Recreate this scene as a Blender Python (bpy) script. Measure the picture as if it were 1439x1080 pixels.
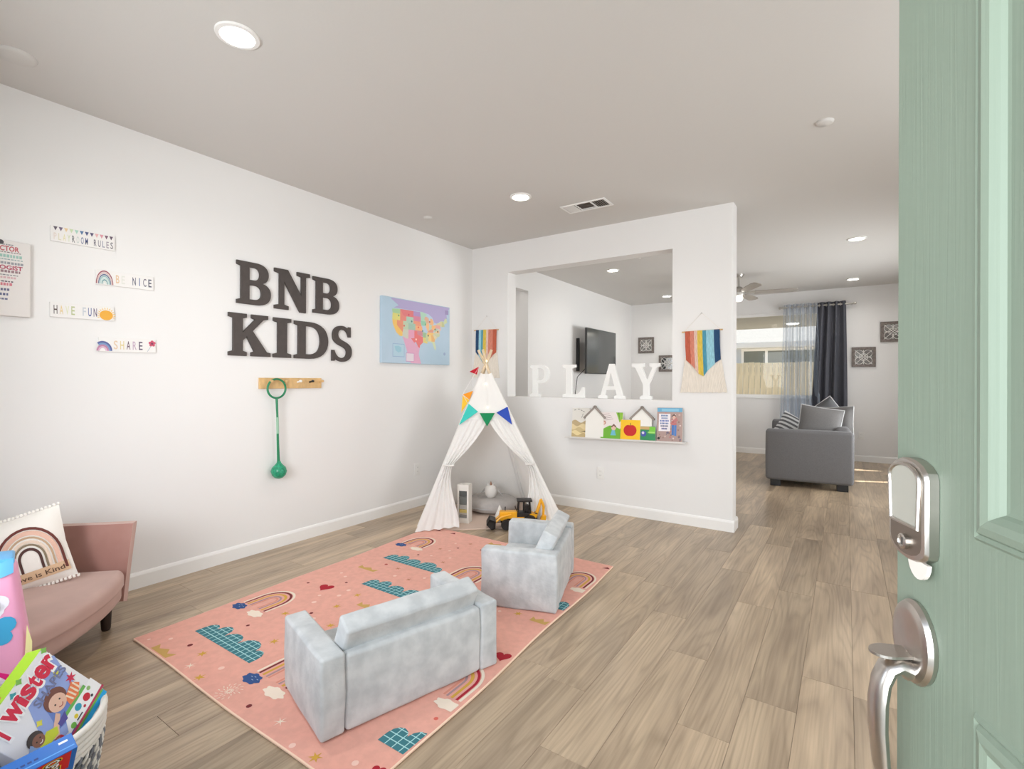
import bpy, bmesh, math, random
from mathutils import Vector, Matrix
from math import sin, cos, pi, radians, sqrt, atan2

random.seed(7)
for o in list(bpy.data.objects):
    bpy.data.objects.remove(o, do_unlink=True)
scene = bpy.context.scene
COL = scene.collection

# ------------------------------------------------------------------ camera
cam_d = bpy.data.cameras.new('camera')
cam = bpy.data.objects.new('camera', cam_d)
COL.objects.link(cam)
cam_d.sensor_fit = 'HORIZONTAL'
cam_d.sensor_width = 36.0
cam_d.lens = 36.0 * 700.52 / 1439.0
cam_d.shift_y = -6.33 / 1439.0
cam_d.clip_start = 0.02
YAW = 33.832
cam.rotation_euler = (Matrix.Rotation(radians(YAW), 4, 'Z') @ Matrix.Rotation(radians(90), 4, 'X')
                      @ Matrix.Rotation(radians(0.18), 4, 'Z')).to_euler()
cam.location = (0, 0, 1.2575)
scene.camera = cam

# ------------------------------------------------------------------ light, sky, exposure
scene.view_settings.view_transform = 'Standard'
scene.view_settings.look = 'None'
scene.view_settings.gamma = 1.0
scene.view_settings.use_curve_mapping = False
scene.view_settings.exposure = 0.14

world = bpy.data.worlds.new('sky')
scene.world = world
world.use_nodes = True
wn = world.node_tree.nodes
wn.clear()
w_out = wn.new('ShaderNodeOutputWorld')
w_bg = wn.new('ShaderNodeBackground')
w_sky = wn.new('ShaderNodeTexSky')
w_sky.sky_type = 'HOSEK_WILKIE'
w_sky.turbidity = 4.0
w_sky.ground_albedo = 0.5
w_sky.sun_direction = Vector((0.64, 0.26, 0.72)).normalized()
w_bg.inputs['Strength'].default_value = 3.2
world.node_tree.links.new(w_sky.outputs[0], w_bg.inputs[0])
world.node_tree.links.new(w_bg.outputs[0], w_out.inputs[0])


def lamp(name, kind, loc, direction, energy, color=(1, 1, 1), size=None, size_y=None, angle=None):
    d = bpy.data.lights.new(name, kind)
    d.energy = energy
    d.color = color
    if kind == 'AREA':
        d.shape = 'RECTANGLE'
        d.size = size
        d.size_y = size_y
    if angle is not None:
        d.angle = angle
    o = bpy.data.objects.new(name, d)
    COL.objects.link(o)
    o.location = loc
    o.rotation_euler = Vector(direction).to_track_quat('-Z', 'Y').to_euler()
    return o


DAY = (0.945, 0.978, 1.0)
XL_HALL = -4.25
lamp('sun', 'SUN', (4, 3, 8), (-0.86, -0.36, -0.95), 13.0, (1.0, 0.95, 0.86), angle=radians(0.6))
lamp('daylight_front_door', 'AREA', (-0.35, -1.9, 1.5), (-0.12, 1, -0.02), 150, DAY, 2.4, 2.4)
lamp('fill_front_opening', 'AREA', (-1.75, -0.9, 1.6), (0.25, 1, 0.0), 30, DAY, 1.5, 1.5)  # fill light behind an opening added to the unseen front wall
lamp('daylight_patio_door', 'AREA', (1.86, 7.0, 1.35), (-1, 0.0, 0.16), 80, DAY, 2.4, 1.8).data.spread = radians(115)
lamp('fill_foyer', 'AREA', (1.86, 2.6, 1.5), (-1, 0.05, 0), 44, DAY, 1.6, 1.5)  # added fill light in front of the solid right wall, no window there
lamp('fill_hallway', 'AREA', (XL_HALL, 5.2, 2.72), (0, 0, -1), 7, (1, 0.98, 0.95), 0.2, 0.2)  # added fill that brightens the hallway strip, no fixture modelled

# ------------------------------------------------------------------ materials


def lin(c):
    out = []
    for v in c[:3]:
        v = v / 255.0
        out.append(v / 12.92 if v <= 0.04045 else ((v + 0.055) / 1.055) ** 2.4)
    return (out[0], out[1], out[2], 1.0)


MATS = {}


def mat(name, rgb, rough=0.6, metal=0.0, noise=0.0, nscale=40.0, bump=0.0, bscale=200.0, spec=0.5,
        sheen=0.0, emit=None, estr=0.0, stretch=(1, 1, 1), noise_rgb=None, detail=3.0):
    """Principled material with optional object-space noise in colour and fine bump."""
    if name in MATS:
        return MATS[name]
    m = bpy.data.materials.new(name)
    m.use_nodes = True
    nt = m.node_tree
    b = nt.nodes['Principled BSDF']
    b.inputs['Roughness'].default_value = rough
    b.inputs['Metallic'].default_value = metal
    b.inputs['Specular IOR Level'].default_value = spec
    b.inputs['Base Color'].default_value = lin(rgb)
    if sheen:
        b.inputs['Sheen Weight'].default_value = sheen
        b.inputs['Sheen Roughness'].default_value = 0.4
    if emit:
        b.inputs['Emission Color'].default_value = lin(emit)
        b.inputs['Emission Strength'].default_value = estr
    if noise or bump:
        tc = nt.nodes.new('ShaderNodeTexCoord')
        mp = nt.nodes.new('ShaderNodeMapping')
        mp.inputs['Scale'].default_value = stretch
        nt.links.new(tc.outputs['Object'], mp.inputs['Vector'])
    if noise:
        n = nt.nodes.new('ShaderNodeTexNoise')
        n.inputs['Scale'].default_value = nscale
        n.inputs['Detail'].default_value = detail
        nt.links.new(mp.outputs[0], n.inputs['Vector'])
        r = nt.nodes.new('ShaderNodeValToRGB')
        a = lin(rgb)
        if noise_rgb:
            c2 = lin(noise_rgb)
            r.color_ramp.elements[0].color = c2
            r.color_ramp.elements[1].color = a
        else:
            r.color_ramp.elements[0].color = tuple(x * (1 - noise) for x in a[:3]) + (1,)
            r.color_ramp.elements[1].color = tuple(min(1, x * (1 + noise)) for x in a[:3]) + (1,)
        r.color_ramp.elements[0].position = 0.36
        r.color_ramp.elements[1].position = 0.64
        nt.links.new(n.outputs['Fac'], r.inputs['Fac'])
        nt.links.new(r.outputs['Color'], b.inputs['Base Color'])
    if bump:
        n2 = nt.nodes.new('ShaderNodeTexNoise')
        n2.inputs['Scale'].default_value = bscale
        n2.inputs['Detail'].default_value = 3
        nt.links.new(mp.outputs[0], n2.inputs['Vector'])
        bp = nt.nodes.new('ShaderNodeBump')
        bp.inputs['Strength'].default_value = bump
        bp.inputs['Distance'].default_value = 0.004
        nt.links.new(n2.outputs['Fac'], bp.inputs['Height'])
        nt.links.new(bp.outputs[0], b.inputs['Normal'])
    MATS[name] = m
    return m


def flat(rgb, rough=0.55):
    return mat('print_%d_%d_%d' % tuple(rgb), rgb, rough)


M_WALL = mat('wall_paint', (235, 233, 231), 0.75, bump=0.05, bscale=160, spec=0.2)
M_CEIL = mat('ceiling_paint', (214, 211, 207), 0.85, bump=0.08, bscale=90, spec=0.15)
M_TRIM = mat('trim_paint', (242, 240, 237), 0.4)
M_WHITE = mat('white_paint', (240, 239, 236), 0.45)
M_DARKLETTER = mat('charcoal_foam', (78, 71, 68), 0.8, noise=0.06, nscale=30, bump=0.1)
M_PINE = mat('pine_wood', (216, 178, 124), 0.55, noise=0.10, nscale=14, stretch=(2, 1, 14))
M_POLE = mat('tent_pole_wood', (226, 204, 172), 0.55, noise=0.06, nscale=20)
M_GREENPL = mat('green_plastic', (28, 128, 84), 0.35)
M_TEALPL = mat('teal_glitter_plastic', (38, 150, 112), 0.3, noise=0.35, nscale=60)
M_CANVAS = None
M_MATPAD = mat('tent_mat_cloth', (214, 192, 178), 0.95, bump=0.1, spec=0.1)
M_GREYPLUSH = mat('grey_plush', (210, 213, 214), 0.75, noise=0.5, nscale=13, noise_rgb=(188, 192, 194), sheen=0.35, bump=0.5,
                  bscale=45, spec=0.15, detail=6)
M_PINKVEL = mat('mauve_velvet', (176, 136, 126), 0.7, noise=0.5, nscale=5, noise_rgb=(164, 122, 112), sheen=0.25, spec=0.15)
M_PINKSEAT = mat('mauve_seat_velvet', (198, 168, 158), 0.75, noise=0.05, nscale=6, sheen=0.2, spec=0.15)
M_DARKWOOD = mat('dark_wood', (52, 38, 32), 0.5, noise=0.2, nscale=18)
M_PILLOW = mat('cream_pillow', (238, 232, 224), 0.9, bump=0.12, spec=0.1)
M_COUCH = mat('grey_couch_fabric', (116, 115, 116), 0.9, noise=0.06, nscale=120, bump=0.15, spec=0.1, sheen=0.1)
M_COUCHPIL = mat('grey_pillow_fabric', (118, 116, 115), 0.9, noise=0.05, nscale=90, spec=0.1)
M_PIPING = mat('pale_piping', (196, 196, 196), 0.8)
M_BLACK = mat('black_plastic', (22, 21, 21), 0.4)
M_NICKEL = mat('satin_nickel', (196, 190, 184), 0.28, metal=1.0, noise=0.03, nscale=60)
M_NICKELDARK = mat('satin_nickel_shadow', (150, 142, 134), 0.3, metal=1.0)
M_KEYPAD = mat('keypad_screen', (168, 166, 156), 0.25, spec=0.6)
M_TV = mat('tv_screen', (62, 66, 66), 0.12, spec=0.9)
M_TVBODY = mat('tv_body', (38, 36, 36), 0.4)
M_CARVED = mat('weathered_grey_wood', (122, 112, 106), 0.7, noise=0.2, nscale=35, bump=0.3)
M_LATTICE = mat('pale_lattice', (230, 227, 222), 0.55)
M_MIRROR = mat('mirror_glass', (150, 148, 146), 0.06, metal=1.0)
M_DARKCURT = mat('slate_curtain', (88, 89, 96), 0.85, noise=0.04, nscale=80, spec=0.1)
M_FAN = mat('brushed_steel', (186, 182, 176), 0.35, metal=0.8)
M_FANBLADE = mat('fan_blade_grey', (158, 150, 142), 0.5)
M_LED = mat('lamp_diffuser', (255, 252, 244), 0.4, emit=(255, 250, 240), estr=14.0)
M_GLOBE = mat('fan_lamp_globe', (255, 250, 240), 0.3, emit=(255, 248, 236), estr=3.0)
M_FAIRY = mat('fairy_bulb', (255, 244, 214), 0.3, emit=(255, 240, 205), estr=5.0)
M_VENTDARK = mat('vent_inside', (92, 84, 78), 0.9)
M_OUTLET = mat('outlet_plastic', (236, 234, 230), 0.35)
M_SLOT = mat('slot_dark', (70, 66, 62), 0.6)
M_ROPE = mat('white_rope', (232, 228, 220), 0.9, bump=0.4, bscale=120)
M_ROPEGREY = mat('grey_rope', (128, 130, 136), 0.9, bump=0.4, bscale=120)
M_FENCE = mat('cedar_fence', (236, 220, 186), 0.8, noise=0.12, nscale=6, stretch=(3, 3, 0.5))
M_NEIGHWALL = mat('neighbour_stucco', (196, 203, 212), 0.9)
M_ROOF = mat('pale_shingle', (158, 158, 156), 0.9, noise=0.06, nscale=20)
M_GROUND = mat('yard_soil', (176, 170, 160), 0.95, noise=0.15, nscale=6)
M_PATIOCEIL = mat('patio_soffit', (176, 173, 164), 0.85)
M_CLEARWIN = mat('neighbour_window', (120, 124, 116), 0.1, spec=0.8)


def glass_mat(name, tint=(1, 1, 1), gloss=0.06):
    m = bpy.data.materials.new(name)
    m.use_nodes = True
    nt = m.node_tree
    nt.nodes.clear()
    o = nt.nodes.new('ShaderNodeOutputMaterial')
    t = nt.nodes.new('ShaderNodeBsdfTransparent')
    t.inputs[0].default_value = (*tint, 1)
    g = nt.nodes.new('ShaderNodeBsdfGlossy')
    g.inputs['Roughness'].default_value = 0.02
    mx = nt.nodes.new('ShaderNodeMixShader')
    mx.inputs[0].default_value = gloss
    nt.links.new(t.outputs[0], mx.inputs[1])
    nt.links.new(g.outputs[0], mx.inputs[2])
    nt.links.new(mx.outputs[0], o.inputs[0])
    return m


M_GLASS = glass_mat('window_glass', gloss=0.02)


def sheer_mat():
    m = bpy.data.materials.new('sheer_grey_voile')
    m.use_nodes = True
    nt = m.node_tree
    nt.nodes.clear()
    o = nt.nodes.new('ShaderNodeOutputMaterial')
    t = nt.nodes.new('ShaderNodeBsdfTransparent')
    t.inputs[0].default_value = (0.93, 0.95, 0.98, 1)
    d = nt.nodes.new('ShaderNodeBsdfDiffuse')
    d.inputs[0].default_value = lin((186, 195, 207))
    tl = nt.nodes.new('ShaderNodeBsdfTranslucent')
    tl.inputs[0].default_value = lin((196, 206, 217))
    m1 = nt.nodes.new('ShaderNodeMixShader')
    m1.inputs[0].default_value = 0.35
    nt.links.new(d.outputs[0], m1.inputs[1])
    nt.links.new(tl.outputs[0], m1.inputs[2])
    m2 = nt.nodes.new('ShaderNodeMixShader')
    lw = nt.nodes.new('ShaderNodeLayerWeight')
    lw.inputs['Blend'].default_value = 0.45
    mr = nt.nodes.new('ShaderNodeMapRange')
    mr.inputs['To Min'].default_value = 0.22
    mr.inputs['To Max'].default_value = 0.80
    nt.links.new(lw.outputs['Facing'], mr.inputs['Value'])
    nt.links.new(mr.outputs['Result'], m2.inputs[0])
    nt.links.new(t.outputs[0], m2.inputs[1])
    nt.links.new(m1.outputs[0], m2.inputs[2])
    nt.links.new(m2.outputs[0], o.inputs[0])
    return m


M_SHEER = sheer_mat()


def canvas_mat():
    m = bpy.data.materials.new('tent_canvas')
    m.use_nodes = True
    nt = m.node_tree
    nt.nodes.clear()
    o = nt.nodes.new('ShaderNodeOutputMaterial')
    d = nt.nodes.new('ShaderNodeBsdfDiffuse')
    d.inputs[0].default_value = lin((251, 249, 246))
    t = nt.nodes.new('ShaderNodeBsdfTranslucent')
    t.inputs[0].default_value = lin((250, 247, 242))
    mx = nt.nodes.new('ShaderNodeMixShader')
    mx.inputs[0].default_value = 0.24
    tc = nt.nodes.new('ShaderNodeTexCoord')
    nz = nt.nodes.new('ShaderNodeTexNoise')
    nz.inputs['Scale'].default_value = 14.0
    bp = nt.nodes.new('ShaderNodeBump')
    bp.inputs['Strength'].default_value = 0.25
    bp.inputs['Distance'].default_value = 0.02
    nt.links.new(tc.outputs['Object'], nz.inputs['Vector'])
    nt.links.new(nz.outputs['Fac'], bp.inputs['Height'])
    nt.links.new(bp.outputs[0], d.inputs['Normal'])
    nt.links.new(d.outputs[0], mx.inputs[1])
    nt.links.new(t.outputs[0], mx.inputs[2])
    nt.links.new(mx.outputs[0], o.inputs[0])
    return m


M_CANVAS = canvas_mat()


def plank_mat():
    m = bpy.data.materials.new('oak_vinyl_plank')
    m.use_nodes = True
    nt = m.node_tree
    L = nt.links.new
    b = nt.nodes['Principled BSDF']
    b.inputs['Specular IOR Level'].default_value = 0.5
    tc = nt.nodes.new('ShaderNodeTexCoord')
    oi = nt.nodes.new('ShaderNodeObjectInfo')
    # shift the grain per plank
    cmb = nt.nodes.new('ShaderNodeCombineXYZ')
    mul = nt.nodes.new('ShaderNodeMath'); mul.operation = 'MULTIPLY'; mul.inputs[1].default_value = 57.0
    mul2 = nt.nodes.new('ShaderNodeMath'); mul2.operation = 'MULTIPLY'; mul2.inputs[1].default_value = 23.0
    L(oi.outputs['Random'], mul.inputs[0]); L(oi.outputs['Random'], mul2.inputs[0])
    L(mul.outputs[0], cmb.inputs[2]); L(mul2.outputs[0], cmb.inputs[1])
    add = nt.nodes.new('ShaderNodeVectorMath'); add.operation = 'ADD'
    L(tc.outputs['Object'], add.inputs[0]); L(cmb.outputs[0], add.inputs[1])
    mp = nt.nodes.new('ShaderNodeMapping'); mp.inputs['Scale'].default_value = (1.0, 0.085, 1.0)
    L(add.outputs[0], mp.inputs['Vector'])
    # cathedral grain: distorted rings
    nz = nt.nodes.new('ShaderNodeTexNoise'); nz.inputs['Scale'].default_value = 6.5; nz.inputs['Detail'].default_value = 1.5
    L(mp.outputs[0], nz.inputs['Vector'])
    ring = nt.nodes.new('ShaderNodeMath'); ring.operation = 'MULTIPLY'; ring.inputs[1].default_value = 34.0
    L(nz.outputs['Fac'], ring.inputs[0])
    fr = nt.nodes.new('ShaderNodeMath'); fr.operation = 'PINGPONG'; fr.inputs[1].default_value = 1.0
    L(ring.outputs[0], fr.inputs[0])
    # fine streaks
    mp2 = nt.nodes.new('ShaderNodeMapping'); mp2.inputs['Scale'].default_value = (60.0, 1.6, 1.0)
    L(add.outputs[0], mp2.inputs['Vector'])
    st = nt.nodes.new('ShaderNodeTexNoise'); st.inputs['Scale'].default_value = 1.6; st.inputs['Detail'].default_value = 4
    L(mp2.outputs[0], st.inputs['Vector'])
    # broad tone
    mp3 = nt.nodes.new('ShaderNodeMapping'); mp3.inputs['Scale'].default_value = (6.0, 0.9, 1.0)
    L(add.outputs[0], mp3.inputs['Vector'])
    bt = nt.nodes.new('ShaderNodeTexNoise'); bt.inputs['Scale'].default_value = 1.5; bt.inputs['Detail'].default_value = 2
    L(mp3.outputs[0], bt.inputs['Vector'])
    r0 = nt.nodes.new('ShaderNodeValToRGB')
    e = r0.color_ramp.elements
    e[0].position, e[0].color = 0.30, lin((162, 142, 119))
    e[1].position, e[1].color = 0.72, lin((203, 181, 153))
    L(bt.outputs['Fac'], r0.inputs['Fac'])
    r1 = nt.nodes.new('ShaderNodeValToRGB')
    e = r1.color_ramp.elements
    e[0].position, e[0].color = 0.0, (0.70, 0.69, 0.67, 1)
    e[1].position, e[1].color = 0.55, (1, 1, 1, 1)
    L(fr.outputs[0], r1.inputs['Fac'])
    mx = nt.nodes.new('ShaderNodeMix'); mx.data_type = 'RGBA'; mx.blend_type = 'MULTIPLY'
    mx.inputs['Factor'].default_value = 0.55
    L(r0.outputs['Color'], mx.inputs['A']); L(r1.outputs['Color'], mx.inputs['B'])
    r2 = nt.nodes.new('ShaderNodeValToRGB')
    e = r2.color_ramp.elements
    e[0].position, e[0].color = 0.35, (0.80, 0.79, 0.78, 1)
    e[1].position, e[1].color = 0.62, (1.06, 1.06, 1.06, 1)
    L(st.outputs['Fac'], r2.inputs['Fac'])
    mx2 = nt.nodes.new('ShaderNodeMix'); mx2.data_type = 'RGBA'; mx2.blend_type = 'MULTIPLY'
    mx2.inputs['Factor'].default_value = 0.7
    L(mx.outputs['Result'], mx2.inputs['A']); L(r2.outputs['Color'], mx2.inputs['B'])
    # per plank tone
    mr = nt.nodes.new('ShaderNodeMapRange')
    mr.inputs['To Min'].default_value = 0.84; mr.inputs['To Max'].default_value = 1.12
    L(oi.outputs['Random'], mr.inputs['Value'])
    mx3 = nt.nodes.new('ShaderNodeMix'); mx3.data_type = 'RGBA'; mx3.blend_type = 'MULTIPLY'
    mx3.inputs['Factor'].default_value = 1.0
    L(mx2.outputs['Result'], mx3.inputs['A']); L(mr.outputs['Result'], mx3.inputs['B'])
    L(mx3.outputs['Result'], b.inputs['Base Color'])
    b.inputs['Roughness'].default_value = 0.31
    bp = nt.nodes.new('ShaderNodeBump'); bp.inputs['Strength'].default_value = 0.08; bp.inputs['Distance'].default_value = 0.002
    L(st.outputs['Fac'], bp.inputs['Height']); L(bp.outputs[0], b.inputs['Normal'])
    return m


M_PLANK = plank_mat()
M_SUBFLOOR = mat('plank_joint', (122, 106, 88), 0.9)


def door_mat():
    m = mat('sage_green_door_paint', (126, 139, 124), 0.45, spec=0.3)
    nt = m.node_tree
    b = nt.nodes['Principled BSDF']
    tc = nt.nodes.new('ShaderNodeTexCoord')
    mp = nt.nodes.new('ShaderNodeMapping')
    mp.inputs['Scale'].default_value = (60, 60, 1.6)
    n = nt.nodes.new('ShaderNodeTexNoise')
    n.inputs['Scale'].default_value = 2.0
    n.inputs['Detail'].default_value = 2.5
    n.inputs['Distortion'].default_value = 0.8
    bp = nt.nodes.new('ShaderNodeBump')
    bp.inputs['Strength'].default_value = 0.22
    bp.inputs['Distance'].default_value = 0.002
    nt.links.new(tc.outputs['Object'], mp.inputs['Vector'])
    nt.links.new(mp.outputs[0], n.inputs['Vector'])
    nt.links.new(n.outputs['Fac'], bp.inputs['Height'])
    nt.links.new(bp.outputs[0], b.inputs['Normal'])
    return m


M_DOOR = door_mat()

# ------------------------------------------------------------------ mesh helpers


class MB:
    """Collects shapes; build() links them as ONE mesh object."""

    def __init__(self):
        self.v, self.f, self.m, self.mats = [], [], [], []
        self.M = Matrix.Identity(4)

    def mi(self, material):
        if material not in self.mats:
            self.mats.append(material)
        return self.mats.index(material)

    def raw(self, verts, faces, material, M=None):
        T = self.M @ M if M is not None else self.M
        o = len(self.v)
        self.v += [tuple(T @ Vector(p)) for p in verts]
        k = self.mi(material)
        for f in faces:
            self.f.append([i + o for i in f])
            self.m.append(k)
        return self

    def box(self, lo, hi, material, bevel=0.0, M=None):
        cx = [(a + b) / 2 for a, b in zip(lo, hi)]
        s = [abs(b - a) for a, b in zip(lo, hi)]
        T = Matrix.Translation(cx)
        if M is not None:
            T = M @ T
        return self.rbox(s, bevel, material, T, 1) if bevel else self.raw(
            [(x * s[0] / 2, y * s[1] / 2, z * s[2] / 2) for x in (-1, 1) for y in (-1, 1) for z in (-1, 1)],
            [(0, 1, 3, 2), (4, 6, 7, 5), (0, 4, 5, 1), (2, 3, 7, 6), (0, 2, 6, 4), (1, 5, 7, 3)], material, T)

    def rbox(self, s, r, material, M=None, seg=3, n=0, puff=0.0, fn=None):
        """Rounded box of size s; n extra cuts per side, puff swells the faces, fn displaces a point."""
        hs = [x / 2 for x in s]
        r = min(r, *[x * 0.98 for x in hs])
        axes = []
        for h in hs:
            t = [-h]
            for k in range(1, seg):
                t.append(-(h - r) - r * math.tan(pi / 4 * (1 - k / seg)))
            t.append(-(h - r))
            mid = [-(h - r) + 2 * (h - r) * (k + 1) / (n + 1) for k in range(n)]
            axes.append(t + mid + [-x for x in reversed(t)])
        idx, verts, faces = {}, [], []

        def vid(p):
            key = tuple(round(c, 6) for c in p)
            if key not in idx:
                q = [max(-(h - r), min(h - r, c)) for c, h in zip(p, hs)]
                d = Vector([a - b for a, b in zip(p, q)])
                if d.length > 1e-9:
                    d = d.normalized() * r
                w = Vector(q) + d
                if puff:
                    u = [c / h for c, h in zip(p, hs)]
                    for a in range(3):
                        if abs(abs(u[a]) - 1) < 1e-6:
                            b_, c_ = [x for x in range(3) if x != a]
                            k = (1 - u[b_] ** 2) * (1 - u[c_] ** 2)
                            w[a] += puff * k * (1 if u[a] > 0 else -1)
                if fn:
                    w = fn(w)
                idx[key] = len(verts)
                verts.append(tuple(w))
            return idx[key]
        for a in range(3):
            b_, c_ = (a + 1) % 3, (a + 2) % 3
            for sg in (-1, 1):
                for i in range(len(axes[b_]) - 1):
                    for j in range(len(axes[c_]) - 1):
                        q = []
                        for (ii, jj) in ((i, j), (i + 1, j), (i + 1, j + 1), (i, j + 1)):
                            p = [0, 0, 0]
                            p[a] = sg * hs[a]
                            p[b_] = axes[b_][ii]
                            p[c_] = axes[c_][jj]
                            q.append(vid(p))
                        faces.append(q if sg > 0 else q[::-1])
        return self.raw(verts, faces, material, M)

    def tube(self, pts, rad, material, sides=8, cap=True, flat_=None, M=None):
        pts = [Vector(p) for p in pts]
        n = len(pts)
        rad = rad if isinstance(rad, (list, tuple)) else [rad] * n
        verts, faces = [], []
        up = Vector((0, 0, 1))
        t0 = (pts[1] - pts[0]).normalized()
        if abs(t0.dot(up)) > 0.9:
            up = Vector((1, 0, 0))
        for i, p in enumerate(pts):
            t = (pts[min(i + 1, n - 1)] - pts[max(i - 1, 0)]).normalized()
            a = up - t * up.dot(t)
            a.normalize()
            up = a
            b = t.cross(a)
            ra = rad[i] if not isinstance(rad[i], tuple) else rad[i][0]
            rb = rad[i] if not isinstance(rad[i], tuple) else rad[i][1]
            for k in range(sides):
                w = 2 * pi * k / sides
                verts.append(tuple(p + a * cos(w) * ra + b * sin(w) * rb))
        for i in range(n - 1):
            for k in range(sides):
                k2 = (k + 1) % sides
                faces.append((i * sides + k, i * sides + k2, (i + 1) * sides + k2, (i + 1) * sides + k))
        if cap:
            faces.append(tuple(reversed(range(sides))))
            faces.append(tuple(range((n - 1) * sides, n * sides)))
        return self.raw(verts, faces, material, M)

    def ring(self, c, R, r, material, ax='Z', sides=8, seg=28, M=None):
        verts, faces = [], []
        for i in range(seg):
            a = 2 * pi * i / seg
            for k in range(sides):
                w = 2 * pi * k / sides
                x, y, z = (R + r * cos(w)) * cos(a), (R + r * cos(w)) * sin(a), r * sin(w)
                if ax == 'X':
                    x, y, z = z, x, y
                elif ax == 'Y':
                    x, y, z = y, z, x
                verts.append((x + c[0], y + c[1], z + c[2]))
        for i in range(seg):
            for k in range(sides):
                i2, k2 = (i + 1) % seg, (k + 1) % sides
                faces.append((i * sides + k, i2 * sides + k, i2 * sides + k2, i * sides + k2))
        return self.raw(verts, faces, material, M)

    def lathe(self, prof, material, seg=24, c=(0, 0, 0), M=None, sx=1.0, sy=1.0):
        """prof: (radius, z) pairs from the bottom up."""
        verts, faces = [], []
        for r, z in prof:
            for k in range(seg):
                a = 2 * pi * k / seg
                verts.append((c[0] + r * sx * cos(a), c[1] + r * sy * sin(a), c[2] + z))
        for i in range(len(prof) - 1):
            for k in range(seg):
                k2 = (k + 1) % seg
                faces.append((i * seg + k, i * seg + k2, (i + 1) * seg + k2, (i + 1) * seg + k))
        if prof[0][0] > 1e-6:
            faces.append(tuple(reversed(range(seg))))
        if prof[-1][0] > 1e-6:
            faces.append(tuple(range((len(prof) - 1) * seg, len(prof) * seg)))
        return self.raw(verts, faces, material, M)

    def prism(self, poly, d, material, M=None):
        """2D polygon in local XY extruded from z=0 to z=d."""
        if sum(poly[i][0] * poly[(i + 1) % len(poly)][1] - poly[(i + 1) % len(poly)][0] * poly[i][1] for i in range(len(poly))) < 0:
            poly = list(reversed(poly))
        n = len(poly)
        if d == 0:
            return self.raw([(x, y, 0) for x, y in poly], [tuple(range(n))], material, M)
        verts = [(x, y, 0) for x, y in poly] + [(x, y, d) for x, y in poly]
        faces = [tuple(reversed(range(n))), tuple(range(n, 2 * n))]
        faces += [(i, (i + 1) % n, n + (i + 1) % n, n + i) for i in range(n)]
        return self.raw(verts, faces, material, M)

    def grid(self, fn, nu, nv, material, M=None):
        verts = [fn(i / nu, j / nv) for j in range(nv + 1) for i in range(nu + 1)]
        faces = [(j * (nu + 1) + i, j * (nu + 1) + i + 1, (j + 1) * (nu + 1) + i + 1, (j + 1) * (nu + 1) + i)
                 for j in range(nv) for i in range(nu)]
        return self.raw(verts, faces, material, M)

    def mesh(self, me, material, M=None):
        self.raw([tuple(v.co) for v in me.vertices], [tuple(p.vertices) for p in me.polygons], material, M)
        bpy.data.meshes.remove(me)
        return self

    def build(self, name, parent=None, smooth=False, origin=None, angle=40):
        me = bpy.data.meshes.new(name)
        vs = self.v
        if origin is not None:
            o3 = Vector(origin)
            vs = [tuple(Vector(p) - o3) for p in vs]
        me.from_pydata(vs, [], self.f)
        for m in self.mats:
            me.materials.append(m)
        me.polygons.foreach_set('material_index', self.m)
        if smooth:
            me.polygons.foreach_set('use_smooth', [True] * len(me.polygons))
            if angle:
                try:
                    me.set_sharp_from_angle(angle=radians(angle))
                except Exception:
                    pass
        me.update()
        o = bpy.data.objects.new(name, me)
        COL.objects.link(o)
        if origin is not None:
            o.location = origin
        if parent is not None:
            o.parent = parent
        return o


def tag(o, label=None, cat=None, group=None, kind=None):
    if label:
        o['label'] = label
    if cat:
        o['category'] = cat
    if group:
        o['group'] = group
    if kind:
        o['kind'] = kind
    return o


def thing(name, label, cat, loc=(0, 0, 0), rz=0.0, group=None, kind=None, M=None):
    o = bpy.data.objects.new(name, None)
    o.empty_display_size = 0.05
    COL.objects.link(o)
    if M is not None:
        o.matrix_world = M
    else:
        o.location = loc
        o.rotation_euler = (0, 0, rz)
    return tag(o, label, cat, group, kind)


def copy_tree(o, parent=None):
    c = o.copy()
    COL.objects.link(c)
    if parent is not None:
        c.parent = parent
    for ch in [x for x in bpy.data.objects if x.parent == o]:
        copy_tree(ch, c)
    return c


def frame(o, x, y, z):
    """Matrix with the given origin and axes (columns)."""
    M = Matrix.Identity(4)
    for i, a in enumerate((x, y, z)):
        for k in range(3):
            M[k][i] = a[k]
    for k in range(3):
        M[k][3] = o[k]
    return M


def frame_on_left_wall(y, z, off=0.0):      # local x along +y, local y up, local z out of the wall (+x)
    return frame((XL + off, y, z), (0, 1, 0), (0, 0, 1), (1, 0, 0))


def frame_facing_front(x, y, z):            # local x along +x, local y up, local z towards -y
    return frame((x, y, z), (1, 0, 0), (0, 0, 1), (0, -1, 0))


# --- flat outlines written as small path strings (M L C Q Z)


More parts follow.
